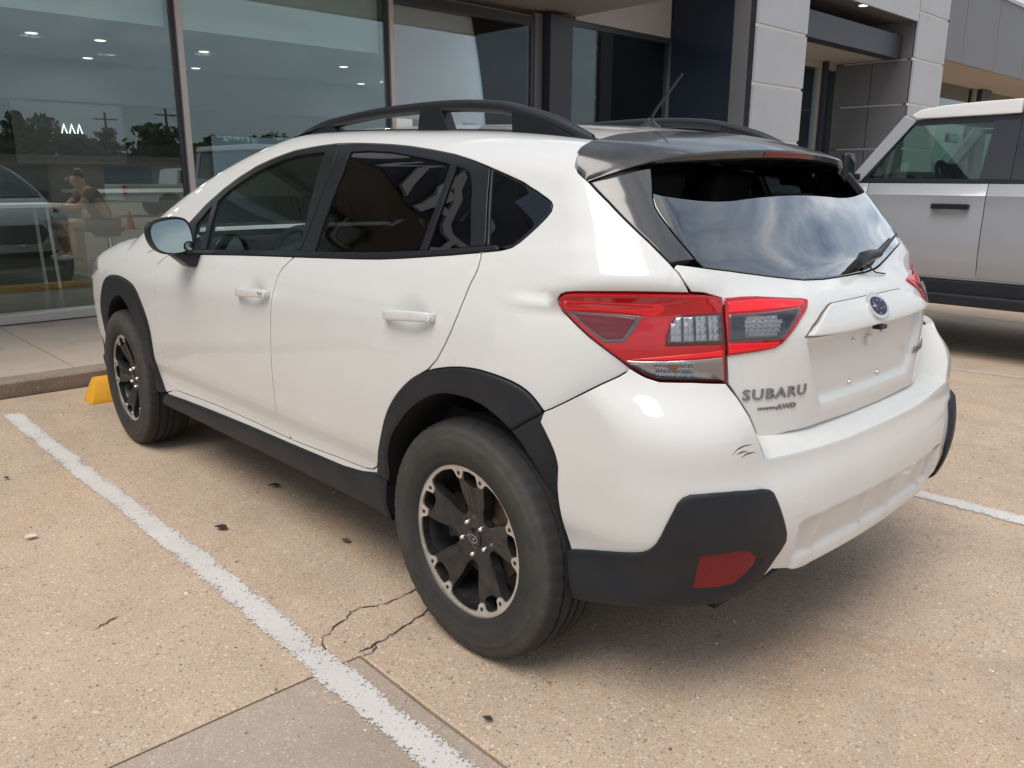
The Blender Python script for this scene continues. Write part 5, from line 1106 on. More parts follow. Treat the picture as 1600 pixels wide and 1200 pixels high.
# ---------------------------------------------------------------- site materials
def _site_mats():
    def concrete(name, base, dark, light, speck=1.0, warm=.5):
        m = mat(name, base, .85, 0, 0, .25); k = NT(m); g = k.geo()
        big = k.ramp(k.noise(.55, 5, .6, g), [(.3, 0), (.7, 1)]); med = k.ramp(k.noise(3.5, 6, .65, g), [(.3, 0), (.72, 1)])
        c = k.mix(big, dark, base); c = k.mix(k.math('MULTIPLY', med, .55), c, light)
        rust = k.ramp(k.noise(1.1, 4, .6, g, dist=.6), [(.55, 0), (.75, 1)]); c = k.mix(k.math('MULTIPLY', rust, warm), c, (base[0]*1.0, base[1]*.80, base[2]*.62))
        # exposed stones of two sizes
        hh = []
        for sc, th, amt, pk in ((50, .30, .8, .92), (98, .36, .85, .58), (200, .42, .85, .42)):
            v = k.n('TexVoronoi'); v.inputs['Scale'].default_value = sc; v.inputs['Randomness'].default_value = 1; k.l(g, v.inputs['Vector'])
            sep = k.n('SeparateColor'); k.l(v.outputs['Color'], sep.inputs[0])
            pick = k.ramp(sep.outputs[0], [(pk, 0), (pk+.02, 1)])
            msk = k.math('MULTIPLY', k.ramp(v.outputs['Distance'], [(th, 1), (th+.10, 0)]), pick)
            stone = k.ramp(sep.outputs[1], [(.0, (.14, .13, .13)), (.14, (.24, .215, .20)), (.30, (.36, .27, .205)), (.52, (.50, .385, .29)), (.74, (.60, .49, .385)), (.90, (.68, .59, .49)), (1, (.78, .73, .66))])
            c = k.mix(k.math('MULTIPLY', msk, amt*speck), c, stone); hh.append(msk)
        stain = k.math('MULTIPLY', k.ramp(k.noise(.9, 6, .65, g, dist=1.2), [(.50, 0), (.70, 1)]), .40); c = k.mix(stain, c, (base[0]*.48, base[1]*.48, base[2]*.50))
        streak = k.math('MULTIPLY', k.ramp(k.noise(1.3, 5, .6, g, stretch=(.35, 2.2, 1)), [(.54, 0), (.72, 1)]), .30); c = k.mix(streak, c, (base[0]*.62, base[1]*.60, base[2]*.58))
        pit = k.ramp(k.noise(170, 3, .6, g), [(.27, 1), (.36, 0)]); c = k.mix(k.math('MULTIPLY', pit, .4), c, (.12, .10, .085))
        spots = k.ramp(k.noise(7, 3, .5, g), [(.22, 1), (.27, 0)]); c = k.mix(k.math('MULTIPLY', spots, .45), c, (.13, .11, .10))
        k.l(c, k.b.inputs['Base Color'])
        h = k.math('ADD', k.math('MULTIPLY', k.math('ADD', hh[0], hh[1]), .5), k.noise(330, 3, .6, g)); k.bump(h, .22*speck, .005)
        return m
    M['slab'] = concrete('aggregate_concrete', (.525, .395, .288), (.40, .30, .222), (.61, .475, .355), .85, .6)
    M['slab_grey'] = concrete('newer_concrete', (.40, .325, .262), (.36, .29, .235), (.455, .375, .31), .45, .15)
    M['walk'] = concrete('pavement_concrete', (.50, .41, .335), (.43, .35, .285), (.55, .46, .385), .15, .2)
    M['kerb'] = concrete('kerb_concrete', (.30, .235, .19), (.20, .16, .13), (.37, .30, .25), .35, .3)
    M['joint'] = mat('joint_filler', (.045, .038, .034), .95)
    # worn road paint: flakes off towards the edges
    m = bpy.data.materials.new('worn_line_paint'); m.use_nodes = True; k = NT(m); g = k.geo(); b = k.b
    b.inputs['Roughness'].default_value = .8; k.l(k.mix(k.noise(4, 5, .6, g), (.52, .49, .46), (.70, .68, .655)), b.inputs['Base Color'])
    at_ = k.n('Attribute'); at_.attribute_name = 'edge'; n1 = k.noise(95, 5, .75, g); n2 = k.noise(5, 4, .6, g)
    a = k.math('ADD', k.math('MULTIPLY', at_.outputs['Fac'], .86), k.math('MULTIPLY', k.math('SUBTRACT', n2, .5), .7))
    a = k.math('ADD', a, k.math('MULTIPLY', k.math('SUBTRACT', n1, .5), 2.6)); al = k.ramp(a, [(.46, 0), (.58, 1)]); k.l(al, b.inputs['Alpha']); k.bump(n1, .4, .004); M['line'] = m
    m2 = m.copy(); m2.name = 'faded_line_paint'; rp = [n for n in m2.node_tree.nodes if n.type == 'VALTORGB'][-1]; rp.color_ramp.elements[0].position = .62; rp.color_ramp.elements[1].position = .85; rp.color_ramp.elements[1].color = (.7, .7, .7, 1); M['line_faded'] = m2
    m = mat('yellow_paint', (.72, .34, .012), .55); k = NT(m); g = k.geo(); k.l(k.mix(k.ramp(k.noise(22, 5, .7, g), [(.55, 0), (.72, 1)]), (.74, .36, .012), (.42, .27, .10)), k.b.inputs['Base Color']); k.bump(k.noise(60, 4, .6, g), .3, .004); M['yellow'] = m
    def panelm(name, c, r, var=.05):
        m = mat(name, c, r, .0, 0, .4); k = NT(m); g = k.geo(); k.l(k.mix(k.ramp(k.noise(1.2, 5, .6, g), [(.3, 0), (.7, 1)]), tuple(x*(1-var) for x in c), tuple(min(1, x*(1+var)) for x in c)), k.b.inputs['Base Color']); return m
    M['panel'] = panelm('silver_panel', (.42, .43, .46), .45)
    M['panel_dark'] = panelm('grey_panel', (.155, .155, .165), .35)
    M['reveal'] = mat('white_reveal', (.82, .80, .77), .5)
    M['navy'] = mat('navy_panel', (.016, .022, .038), .22)
    M['navy_matt'] = mat('navy_post', (.030, .032, .048), .4)
    M['mullion'] = mat('aluminium_mullion', (.52, .47, .44), .38, .5)
    M['mullion_dark'] = mat('dark_glazing_gasket', (.03, .035, .045), .4)
    M['sill'] = mat('aluminium_sill', (.50, .47, .45), .4, .4)
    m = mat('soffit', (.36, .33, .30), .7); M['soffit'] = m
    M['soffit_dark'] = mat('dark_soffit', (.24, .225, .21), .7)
    m = mat('fascia_panel', (.235, .235, .25), .45); k = NT(m); g = k.geo(); k.l(k.mix(k.ramp(k.noise(1.6, 4, .6, g, stretch=(1, 1, .08)), [(.56, 0), (.72, .8)]), (.135, .136, .150), (.075, .07, .09)), k.b.inputs['Base Color']); M['fascia'] = m
    M['beige'] = mat('beige_soffit', (.50, .40, .31), .7)
    M['facade_glass'] = glass_mat('shopfront_glass', (.90, .95, .94), 2.1, 0, 1.5, (.84, .97, 1.0))
    M['facade_glass2'] = glass_mat('door_glass', (.90, .92, .92), 1.2, 0, 1.5, (.9, .95, 1))
    M['blind'] = mat('blind_fabric', (.82, .84, .82), .9)
    M['room_floor'] = mat('showroom_floor', (.05, .05, .05), .25)
    M['room_wall'] = mat('showroom_wall', (.17, .175, .18), .8)
    M['room_dark'] = mat('showroom_dark_wall', (.03, .033, .04), .6)
    M['room_light'] = mat('showroom_light_wall', (.55, .55, .56), .8)
    M['room_ceil'] = mat('showroom_ceiling', (.38, .385, .39), .9)
    M['downlight'] = mat('downlight_lens', (.9, .9, .85), .5, emit=(1, .93, .78), emit_s=1.1)
    M['screen'] = mat('screen_lit', (.02, .03, .04), .2, emit=(.16, .22, .27), emit_s=.3)
    M['letter'] = mat('letter_grey', (.62, .63, .66), .45)
    M['letter_lit'] = mat('lit_letters', (.8, .8, .8), .5, emit=(.9, .95, .9), emit_s=1.2)
_site_mats()
# ---------------------------------------------------------------- ground
def ground():
    mb = MB(); mb.add([(-420, -420, -.03), (420, -420, -.03), (420, 420, -.03), (-420, 420, -.03)], [(0, 1, 2, 3)]); tag(mb.obj('ground', M['slab']), kind='structure')
    J = .004
    LOT = empty('parking_lot'); LOT['kind'] = 'structure'
    def slab(poly, m):
        p = np.array(poly, float); p = p if area2(p) > 0 else p[::-1]; p = densify(p, .35) if True else p
        # joints are not ruler straight
        mb = MB(); q = inset(p, J); r = inset(p, J+.006); n = len(p)
        w = np.array([.0035*math.sin(7*a+3*b)+.0025*math.sin(23*a-11*b) for a, b in p])[:, None]
        q = q+w; r = r+w
        V = [(a, b, -.03) for a, b in q]+[(a, b, -.004) for a, b in q]+[(a, b, 0) for a, b in r]
        F = [(j*n+i, j*n+(i+1) % n, (j+1)*n+(i+1) % n, (j+1)*n+i) for j in range(2) for i in range(n)]+[tuple(2*n+i for i in range(n))]
        mb.add(V, F); mb.obj('concrete_slab', m, LOT)
    slab([(.2, 1.12), (.2, 14), (4.10, 14), (4.10, -2.7), (-26, -2.7), (-26, 1.12)][::1], M['slab'])
    slab([(.2, 1.12), (-26, 1.12), (-26, 14), (.2, 14)], M['slab_grey'])
    slab([(4.10, -2.7), (4.10, -40), (-26, -40), (-26, -2.7)], M['slab'])
    mb = MB(); mb.add([(-26, -40, -.022), (4.1, -40, -.022), (4.1, 14, -.022), (-26, 14, -.022)], [(0, 1, 2, 3)]); mb.obj('joint_filler', M['joint'], LOT)
    # painted bay lines
    def line(name, pts, w, m, seed, z=.004):
        pts = densify(np.array(pts, float), .08, False); d = np.gradient(pts, axis=0); d /= np.linalg.norm(d, axis=1)[:, None]; nrm = np.stack([-d[:, 1], d[:, 0]], 1); r = np.random.default_rng(seed)
        V = []; A = []
        for i, p in enumerate(pts):
            j = r.normal(0, .004, 2)
            for o, a in ((-.62, 0), (-.42, .75), (-.2, 1), (.2, 1), (.42, .75), (.62, 0)):
                q = p+nrm[i]*(w*o+j[0 if o < 0 else 1]); V.append((q[0], q[1], z)); A.append(a if 2 < i < len(pts)-2 else a*.3)
        F = [(i*6+k, (i+1)*6+k, (i+1)*6+k+1, i*6+k+1) for i in range(len(pts)-1) for k in range(5)]
        mb = MB(); mb.add(V, F); o = mb.obj(name, m); at_ = o.data.attributes.new('edge', 'FLOAT', 'POINT'); at_.data.foreach_set('value', A); return tag(o, kind='structure')
    line('bay_line', [(3.88, 1.203), (2.86, 1.213), (1.96, 1.209), (1.15, 1.206), (.61, 1.211), (.13, 1.222), (-.24, 1.224), (-1.0, 1.23), (-2.4, 1.24)], .098, M['line'], 1)
    line('bay_line', [(3.9, -1.36), (2, -1.37), (-.42, -1.385), (-.83, -1.39), (-2.5, -1.42)], .105, M['line'], 2)
    line('bay_line', [(3.9, -4.05), (1.5, -4.1), (.4, -4.13), (-.06, -4.18), (-2.5, -4.25)], .085, M['line_faded'], 3)
    line('bay_line', [(3.9, -7.0), (1.62, -6.93), (.66, -6.78), (-2.5, -6.6)], .09, M['line_faded'], 4)
    line('bay_line', [(3.9, 3.9), (0, 3.95), (-2.5, 4)], .11, M['line'], 5)
    # cracks in the slab beside the joint corner
    def crack(pts, w, seed):
        r = np.random.default_rng(seed); p = densify(np.array(pts, float), .018, False); p = p+r.normal(0, .0035, p.shape); n = len(p)
        d = np.gradient(p, axis=0); d /= np.linalg.norm(d, axis=1)[:, None]+1e-9; nr = np.stack([-d[:, 1], d[:, 0]], 1); ww = w*(.4+.9*r.random(n)); ww[0] = ww[-1] = .0005
        V = [(a, b, .0035) for a, b in p+nr*ww[:, None]*.5]+[(a, b, .0035) for a, b in p-nr*ww[:, None]*.5]
        mb = MB(); mb.add(V, [(i, i+1, n+i+1, n+i) for i in range(n-1)]); mb.obj('crack', M['joint'], LOT)
    return crack
CRACK = ground()
def site():
    Y0, Y1 = -60, 22
    # pavement and kerb
    mb = MB(); mb.prism([(4.12, -.03), (4.085, .095), (4.10, .112), (4.22, .115), (4.22, -.03)], 1, Y0, Y1)
    K = tag(mb.obj('kerb', M['kerb'], bevel=.008), kind='structure')
    ys = [Y0]+[-2.35+3.05*k for k in range(-18, 9)]; PV = empty('pavement'); PV['kind'] = 'structure'
    for a, b in zip(ys[:-1], ys[1:]):
        mb = MB(); mb.box((4.224, a+.004, -.02), (6.60, b-.004, .115)); mb.obj('paving_slab', M['walk'], PV, bevel=.004)
    # yellow wheel stop under the nose of the car
    mb = MB(); prof = [(3.59, .0), (3.595, .03), (3.635, .135), (3.65, .148), (3.70, .148), (3.715, .135), (3.755, .03), (3.76, 0)]
    mb.prism(prof, 1, -.98, .80); 
    o = mb.obj('wheel_stop', M['yellow'], bevel=.008, smooth=True); v = o.data.vertices
    for q in v:
        if q.co.y > .6: q.co.y -= q.co.z*.35
        if q.co.y < -.9: q.co.y += q.co.z*.45
    tag(o, 'yellow painted concrete wheel stop at the kerb under the nose of the white crossover', 'wheel stop')
    # ------------------------------------------------ building
    B = empty('showroom_building', 'dealership showroom with tall glass front, silver panel piers and grey fascia', 'building', (6.33, -6, 0))
    def bobj(mb, name, m, parent=None, **kw):
        o = mb.obj(name, m, parent or B, **kw)
        if parent is None or parent is B: o.matrix_parent_inverse = Matrix.Translation((-6.33, 6, 0))
        return o
    XG = 6.33; ZT = 3.28
    muls = [8.37, 6.01, 3.65, 1.29, -1.07, -3.43]
    for i in range(len(muls)-1):
        a, b = muls[i], muls[i+1]; mb = MB(); mb.box((XG, b+.02, .205), (XG+.012, a-.02, ZT)); P = bobj(mb, 'glass_pane', M['facade_glass'])
        mb = MB(); mb.box((XG+.14, b+.06, 2.70), (XG+.143, a-.06, ZT)); mb.box((XG+.136, b+.06, 2.685), (XG+.147, a-.06, 2.70)); bobj(mb, 'roller_blind', M['blind'])
    for y in muls:
        mb = MB(); mb.box((XG-.05, y-.028, .115), (XG+.06, y+.028, ZT+.1)); o = bobj(mb, 'mullion', M['mullion'], bevel=.004)
        mb = MB(); mb.box((XG-.012, y+.029, .2), (XG+.03, y+.068, ZT)); bobj(mb, 'gasket', M['mullion_dark'])
    mb = MB(); mb.box((XG-.06, -8.5, .125), (XG+.08, 8.4, .205)); bobj(mb, 'glazing_sill', M['sill'], bevel=.006)
    mb = MB(); mb.box((XG-.03, -8.5, .112), (XG+.06, 8.4, .125)); bobj(mb, 'sill_packer', M['mullion_dark'])
    # pane with the half lowered blind, dark post and the pane beside the pier
    mb = MB(); mb.box((XG, -5.60, .205), (XG+.012, -3.46, ZT-.06)); bobj(mb, 'glass_pane', M['facade_glass2'])
    mb = MB(); mb.box((XG+.12, -5.58, 2.03), (XG+.123, -3.48, ZT-.06)); mb.box((XG+.116, -5.58, 2.01), (XG+.127, -3.48, 2.03)); bobj(mb, 'roller_blind', M['blind'])
    mb = MB(); mb.box((XG-.02, -5.60, ZT-.06), (XG+.05, -3.46, ZT+.05)); mb.box((XG-.02, -5.66, .2), (XG+.05, -5.60, ZT+.05)); bobj(mb, 'door_frame', M['mullion_dark'], bevel=.004)
    mb = MB(); mb.box((XG-.03, -5.80, .115), (XG+.05, -5.665, ZT+.1)); bobj(mb, 'mullion', M['panel_dark'], bevel=.004)
    mb = MB(); mb.box((XG-.16, -6.23, .115), (XG+.1, -5.81, ZT+.1)); bobj(mb, 'post', M['navy_matt'], bevel=.006)
    mb = MB(); mb.box((XG, -8.52, .205), (XG+.012, -6.24, ZT+.03)); bobj(mb, 'glass_pane', M['facade_glass']); mb = MB(); mb.box((XG+.14, -8.50, .5), (XG+.143, -6.42, 2.98)); mb.box((XG+.136, -8.50, .47), (XG+.147, -6.42, .5)); bobj(mb, 'roller_blind', M['blind'])
    mb = MB(); mb.box((XG-.015, -8.53, ZT+.03), (XG+.05, -6.235, ZT+.1)); bobj(mb, 'door_frame', M['mullion_dark'])
    # soffit and fascia over the pavement
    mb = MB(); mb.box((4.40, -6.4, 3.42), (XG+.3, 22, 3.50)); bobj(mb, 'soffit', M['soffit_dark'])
    mb = MB(); mb.box((XG-.04, -8.50, 3.385), (XG+.06, -6.41, 5.1)); bobj(mb, 'header_wall', M['soffit'])
    for k in range(12):
        a = -6.4+2.36*k; mb = MB(); mb.box((4.36, a+.006, 3.40), (4.397, a+2.354, 4.25)); bobj(mb, 'fascia_panel', M['navy_matt' if a > -1.5 else 'panel_dark'], bevel=.004)
        mb = MB(); mb.box((4.36, a+.006, 4.258), (4.397, a+2.354, 5.15)); bobj(mb, 'fascia_panel', M['navy_matt' if a > -1.5 else 'panel_dark'], bevel=.004)
    # raised lettering on the fascia over the glass
    for ch, y in zip('NISSAN', (7.55, 6.65, 5.75, 4.75, 3.72, 2.68)):
        v, f = text_mesh(ch, 1.18, .07, .02); mb = MB(); mb.add([(4.32-q[2], y-q[0]*1.05, 3.46+q[1]) for q in v], f); bobj(mb, 'sign_letter', M['letter'])
    mb = MB(); mb.lathe([(0, 4.30), (.50, 4.30), (.52, 4.33), (.52, 4.36)], 40, 'x', (0, 1.35, 3.98)); bobj(mb, 'sign_disc', M['letter'], smooth=True)
    # piers
    for yl in (-8.54, -13.92):
        yr = yl-1.42; joints = [.115, .37, 1.13, 1.895, 2.655, 3.42, 4.22, 5.15]
        if yl < -10: joints = [.115, 1.14, 1.92, 2.70, 3.48, 4.27, 5.15]
        for a, b in zip(joints[:-1], joints[1:]):
            mb = MB(); mb.box((4.86, yr+.02, a+.020), (4.90, yl-.012, b-.022)); bobj(mb, 'pier_panel', M['panel'], bevel=.003)
            mb = MB(); mb.box((4.885, yr+.03, b-.022), (4.93, yl-.02, b+.020)); bobj(mb, 'pier_reveal', M['reveal'])
        mb = MB(); mb.box((4.93, yr+.035, .115), (XG+.2, yl-.03, 5.15)); bobj(mb, 'pier_core', M['panel_dark'])
        if yl > -10:
            mb = MB(); mb.box((4.985, yl-.03, .115), (5.24, yl+.0, 5.1)); bobj(mb, 'pier_trim', M['panel_dark'])
            mb = MB(); mb.box((4.905, yl-.03, .115), (4.98, yl-.012, 5.1)); bobj(mb, 'pier_gasket', M['mullion_dark'])
            mb = MB(); mb.box((5.245, yl-.03, .115), (XG-.05, yl+.012, 5.1)); bobj(mb, 'pier_cladding', M['navy'])
        else:
            for a, b in zip(joints[:-1], joints[1:]):
                for xa, xb in ((4.92, 5.62), (5.63, XG)):
                    mb = MB(); mb.box((xa, yl-.03, a+.010), (xb-.008, yl+.0, b-.012)); bobj(mb, 'pier_panel', M['panel_dark'], bevel=.003)
                mb = MB(); mb.box((5.0, yl-.03, b-.011), (XG-.15, yl-.015, b+.009)); bobj(mb, 'pier_reveal', M['reveal'])
        mb = MB(); mb.box((4.93, yr, .115), (XG, yr+.03, 5.15)); bobj(mb, 'pier_cladding', M['panel_dark'])
    # entrance between the piers
    mb = MB(); mb.box((5.10, -13.89, 3.49), (5.35, -9.97, 3.88)); bobj(mb, 'entrance_beam', M['navy_matt'])
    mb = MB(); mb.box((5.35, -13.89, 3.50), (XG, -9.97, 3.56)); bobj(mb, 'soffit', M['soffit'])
    mb = MB(); mb.box((4.905, -13.89, 4.12), (6.3, -9.97, 4.2)); bobj(mb, 'soffit', M['panel_dark'])
    mb = MB(); mb.box((4.86, -13.89, 4.10), (4.90, -9.97, 5.15)); bobj(mb, 'fascia_panel', M['panel'])
    mb = MB(); mb.lathe([(0, 4.112), (.07, 4.112), (.085, 4.119)], 16, 'z', (4.98, -11.95, 0)); bobj(mb, 'soffit_light', M['downlight'])
    for a, b in ((-9.98, -13.20), (-13.45, -13.9)):
        mb = MB(); mb.box((XG, b, .2), (XG+.012, a, 3.38)); bobj(mb, 'glass_pane', M['facade_glass'])
    for y in (-10.0, -11.6, -13.24, -13.43):
        mb = MB(); mb.box((XG-.05, y-.03, .115), (XG+.06, y+.03, 3.5)); bobj(mb, 'mullion', M['mullion'], bevel=.004)
    mb = MB(); mb.box((XG-.12, -13.40, .115), (XG-.05, -13.27, 3.5)); bobj(mb, 'post', M['navy_matt'])
    mb = MB(); mb.box((XG-.16, -13.86, .115), (XG-.06, -13.43, 3.45)); 
    mb = MB(); mb.box((XG-.02, -13.9, 3.38), (XG+.05, -9.97, 3.5)); bobj(mb, 'door_frame', M['mullion'])
    # wing to the right of the piers
    ys = [-15.36, -16.22, -18.1, -20.0, -21.9, -23.8, -25.7, -27.6, -29.5, -31.4, -33.3, -35.2]
    for a, b in zip(ys[:-1], ys[1:]):
        mb = MB(); mb.box((4.87, b+.008, 3.60), (4.91, a-.008, 5.05)); bobj(mb, 'fascia_panel', M['fascia'], bevel=.004)
    mb = MB(); mb.box((4.84, -35.2, 5.05), (5.0, -15.36, 5.12)); bobj(mb, 'coping', M['panel'])
    mb = MB(); mb.box((4.915, -35.2, 3.605), (XG+.2, -15.37, 3.64)); bobj(mb, 'soffit', M['beige'])
    mb = MB(); mb.box((XG, -35.2, .2), (XG+.012, -15.4, 3.605)); bobj(mb, 'glass_pane', M['facade_glass'])
    for y in (-21.55, -24.6, -27.6, -30.5, -17.9):
        mb = MB(); mb.box((XG-.05, y-.04, .115), (XG+.06, y+.04, 3.6)); bobj(mb, 'mullion', M['mullion'], bevel=.004)
    mb = MB(); mb.box((XG-.16, -22.3, .115), (XG-.06, -21.62, 3.6)); bobj(mb, 'post', M['navy_matt'])
    mb = MB(); mb.box((XG-.01, -35.2, .115), (XG+.1, -15.4, .2)); bobj(mb, 'glazing_sill', M['sill'])
    # roof and showroom room
    mb = MB(); mb.box((4.92, -60, 4.9), (24, 22, 4.98)); bobj(mb, 'roof', M['panel_dark'])
    mb = MB(); mb.box((XG+.35, -9.95, .06), (17, 12, .11)); bobj(mb, 'showroom_floor', M['room_floor'])
    mb = MB(); mb.box((XG+.35, -9.95, 3.0), (17, 12, 3.06)); bobj(mb, 'showroom_ceiling', M['room_ceil'])
    mb = MB(); mb.box((XG+.33, -9.95, 3.0), (XG+.35, 12, 3.4)); bobj(mb, 'bulkhead', M['room_wall'])
    mb = MB(); mb.box((14.0, -9.95, .11), (14.1, 12, 3.0)); bobj(mb, 'showroom_wall', M['room_wall'])
    mb = MB(); mb.box((12.0, -9.9, 2.42), (12.1, 12, 3.0)); bobj(mb, 'bulkhead', M['room_dark'])
    mb = MB(); mb.box((XG+.3, -10.02, .11), (17, -9.95, 3.4)); mb.box((XG+.3, 12, .11), (17, 12.1, 3.4)); bobj(mb, 'showroom_wall', M['room_wall'])
    mb = MB(); mb.box((16.9, -35, .11), (17, -10.1, 3.6)); mb.box((XG+.35, -35, 3.6), (17, -10.1, 3.66)); mb.box((XG+.35, -35, .06), (17, -10.1, .11)); bobj(mb, 'rear_wall', M['room_dark'])
    mb = MB(); mb.box((8.45, -5.30, .11), (8.55, -4.94, 3.0)); bobj(mb, 'reflection_column', M['room_light'])  # added columns and dark partitions stand in for bands mirrored in the pane
    mb = MB(); mb.box((8.45, -6.25, .11), (8.55, -5.62, 3.0)); bobj(mb, 'reflection_column', M['room_light'])
    mb = MB(); mb.box((8.5, -5.62, .11), (8.6, -5.30, 3.0)); bobj(mb, 'added_partition', M['room_dark'])
    mb = MB(); mb.box((8.5, -7.42, .11), (8.6, -6.25, 3.0)); bobj(mb, 'added_partition', M['room_dark'])
    mb = MB(); mb.box((8.3, -9.94, .11), (8.4, -7.44, 2.92)); bobj(mb, 'added_partition', M['room_light'])  # pale wall added to brighten the pane beside the pier
    for x, ys_ in ((9.9, (5.2, 3.7, 2.2, .7, -.8, -1.57, -2.9, -5.1, -6.6, -8.25)), (12-.3, (4.2, 2.4, .2, -1.97, -3.55, -6.6)), (7.9, (4.2, 1.4, -1.2, -5.16, -6.7))):
        for y in ys_:
            mb = MB(); mb.lathe([(0, 2.992), (.055, 2.992), (.07, 2.999)], 14, 'z', (x, y, 0)); bobj(mb, 'downlight', M['downlight'])
    # lamps for the lit downlights; the last is added to brighten the pier pane
    for i, (x, y) in enumerate(((9.9, 2.2), (9.9, -.8), (9.9, -2.9), (10.9, -1.97), (10.9, -6.6), (7.9, -5.16), (7.9, 1.4), (10.9, 2.4), (7.5, -8.3))):
        d = bpy.data.lights.new('downlight_and_fill_lamp', 'AREA'); d.energy = 12; d.size = .25; d.color = (1, .93, .82); d.shape = 'DISK'; o = bpy.data.objects.new('downlight_and_fill_lamp', d); COL.objects.link(o); o.location = (x, y, 2.97); o.parent = B; o.matrix_parent_inverse = Matrix.Translation((-6.33, 6, 0))
    return B, bobj
BLD, BOBJ = site()
# ---------------------------------------------------------------- silver off-roader in the next bay but one
def offroader():
    M['silver'] = mat('silver_paint', (.335, .35, .385), .36, .15, .6, .4, .03)
    M['roof_white'] = mat('white_roof', (.78, .78, .80), .3, 0, .6)
    V = empty('parked_offroader', 'boxy silver off-road wagon with a white roof and black rock rails', 'car', (2.10, -5.46, 0))
    YL, YC_ = -4.50, -5.46
    def ob(mb, name, m, parent=None, **kw):
        o = mb.obj(name, m, parent or V, **kw)
        if parent is None: o.matrix_parent_inverse = Matrix.Translation((-2.10, 5.46, 0))
        return o
    def arc(cx, r, a0, a1, n=12): return [(cx+r*math.cos(R(a)), .42+r*math.sin(R(a))) for a in np.linspace(a0, a1, n)]
    out = [(-1.80, .62), (-1.80, 1.30), (1.44, 1.30), (1.5, 1.315), (2.84, 1.245), (2.96, 1.18), (2.98, .72), (2.80, .60)]+arc(2.10, .50, 21, 159)+[(1.55, .60), (-.30, .60)]+arc(-.85, .50, 21, 159)+[(-1.55, .62)]
    mb = MB(); mb.prism(out, 1, YL-.035, 2*YC_-YL+.035); ob(mb, 'body', M['silver'], bevel=.02, seg=3)
    prof = [(YL-.030, 1.318), (YL-.012, 1.245), (YL-.002, 1.232), (YL-.006, 1.216), (YL-.001, 1.10), (YL+.004, .92), (YL-.004, .76), (YL-.010, .735), (YL-.030, .622), (YL-.06, .622), (YL-.10, 1.318)]
    upper = [(YL-.030, 1.318), (YL-.012, 1.245), (YL-.002, 1.232), (YL-.006, 1.216), (YL-.001, 1.10), (YL+.001, 1.00), (YL-.06, 1.0), (YL-.10, 1.318)]
    for sg in (1, -1):
        def my(p): return [(y if sg == 1 else 2*YC_-y, z) for y, z in p]
        doors = []
        for nm, a, b, pf in (('fender', 1.335, 2.82, upper), ('front_door', .452, 1.327, prof), ('rear_door', -.40, .446, prof), ('rear_quarter', -1.77, -.406, upper)):
            mb = MB(); mb.prism(my(pf), 0, a, b); doors.append(ob(mb, nm, M['silver'], bevel=.004, smooth=True, angle=24))
        for d, hx in ((doors[1], .545), (doors[2], -.32)):
            y0 = YL if sg == 1 else 2*YC_-YL; s_ = sg
            mb = MB(); mb.box((hx, min(y0+s_*.018, y0+s_*.042), 1.132), (hx+.265, max(y0+s_*.018, y0+s_*.042), 1.172)); mb.box((hx, min(y0-s_*.002, y0+s_*.03), 1.135), (hx+.05, max(y0-s_*.002, y0+s_*.03), 1.169)); mb.box((hx+.215, min(y0-s_*.002, y0+s_*.03), 1.135), (hx+.265, max(y0-s_*.002, y0+s_*.03), 1.169)); mb.obj('door_handle', M['satin_black'], d, bevel=.006).matrix_world = Matrix()
        # rock rail and arch lips
        y0 = YL if sg == 1 else 2*YC_-YL
        mb = MB(); mb.box((-.32, min(y0-sg*.10, y0+sg*.03), .415), (1.57, max(y0-sg*.10, y0+sg*.03), .50)); ob(mb, 'rock_rail', M['plastic'], bevel=.02, seg=3)
        mb = MB(); mb.box((-.30, min(y0-sg*.12, y0-sg*.02), .49), (1.55, max(y0-sg*.12, y0-sg*.02), .598)); ob(mb, 'sill_cladding', M['plastic'], bevel=.008)
        for cx in (2.10, -.85):
            mb = MB(); mb.prism(arc(cx, .58, 18, 162, 16)+arc(cx, .50, 162, 18, 16), 1, y0-sg*.06, y0+sg*.045); ob(mb, 'arch_flare', M['plastic'], bevel=.012)
        # glasshouse
        def side(name, pts, m, dy=0, th=.03, **kw):
            mb = MB(); n = len(pts); v = []
            for k in (0, th):
                for x, z in pts:
                    y = YL-.055-(z-1.32)*.17-k+dy; v.append((x, y if sg == 1 else 2*YC_-y, z))
            mb.add(v, [tuple(range(n)), tuple(range(2*n-1, n-1, -1))]+[(i, (i+1) % n, n+(i+1) % n, n+i) for i in range(n)]); return ob(mb, name, m, **kw)
        side('a_pillar', [(1.425, 1.318), (1.53, 1.318), (1.15, 1.835), (1.055, 1.79)], M['silver'], .006, .07, bevel=.006)
        F = side('window_frame', [(1.42, 1.322), (.326, 1.322), (.326, 1.350), (1.36, 1.358)], M['satin_black'])
        side('window_frame', [(1.42, 1.324), (1.36, 1.358), (1.085, 1.748), (1.075, 1.792)], M['satin_black'])
        side('window_frame', [(1.085, 1.752), (1.072, 1.795), (.322, 1.808), (.322, 1.770)], M['satin_black'])
        side('b_pillar', [(.528, 1.352), (.492, 1.768), (.322, 1.772), (.322, 1.352)], M['gloss_black'], .001)
        side('door_glass', [(1.357, 1.357), (.530, 1.351), (.495, 1.769), (1.085, 1.750)], M['glass_front'], -.008, .003)
        side('window_frame', [(.326, 1.322), (-.42, 1.322), (-.42, 1.350), (.326, 1.350)], M['satin_black'])
        side('window_frame', [(.322, 1.772), (.322, 1.808), (-1.72, 1.808), (-1.72, 1.772)], M['satin_black'])
        side('c_pillar', [(-.40, 1.35), (-.40, 1.772), (-.52, 1.772), (-.52, 1.35)], M['gloss_black'])
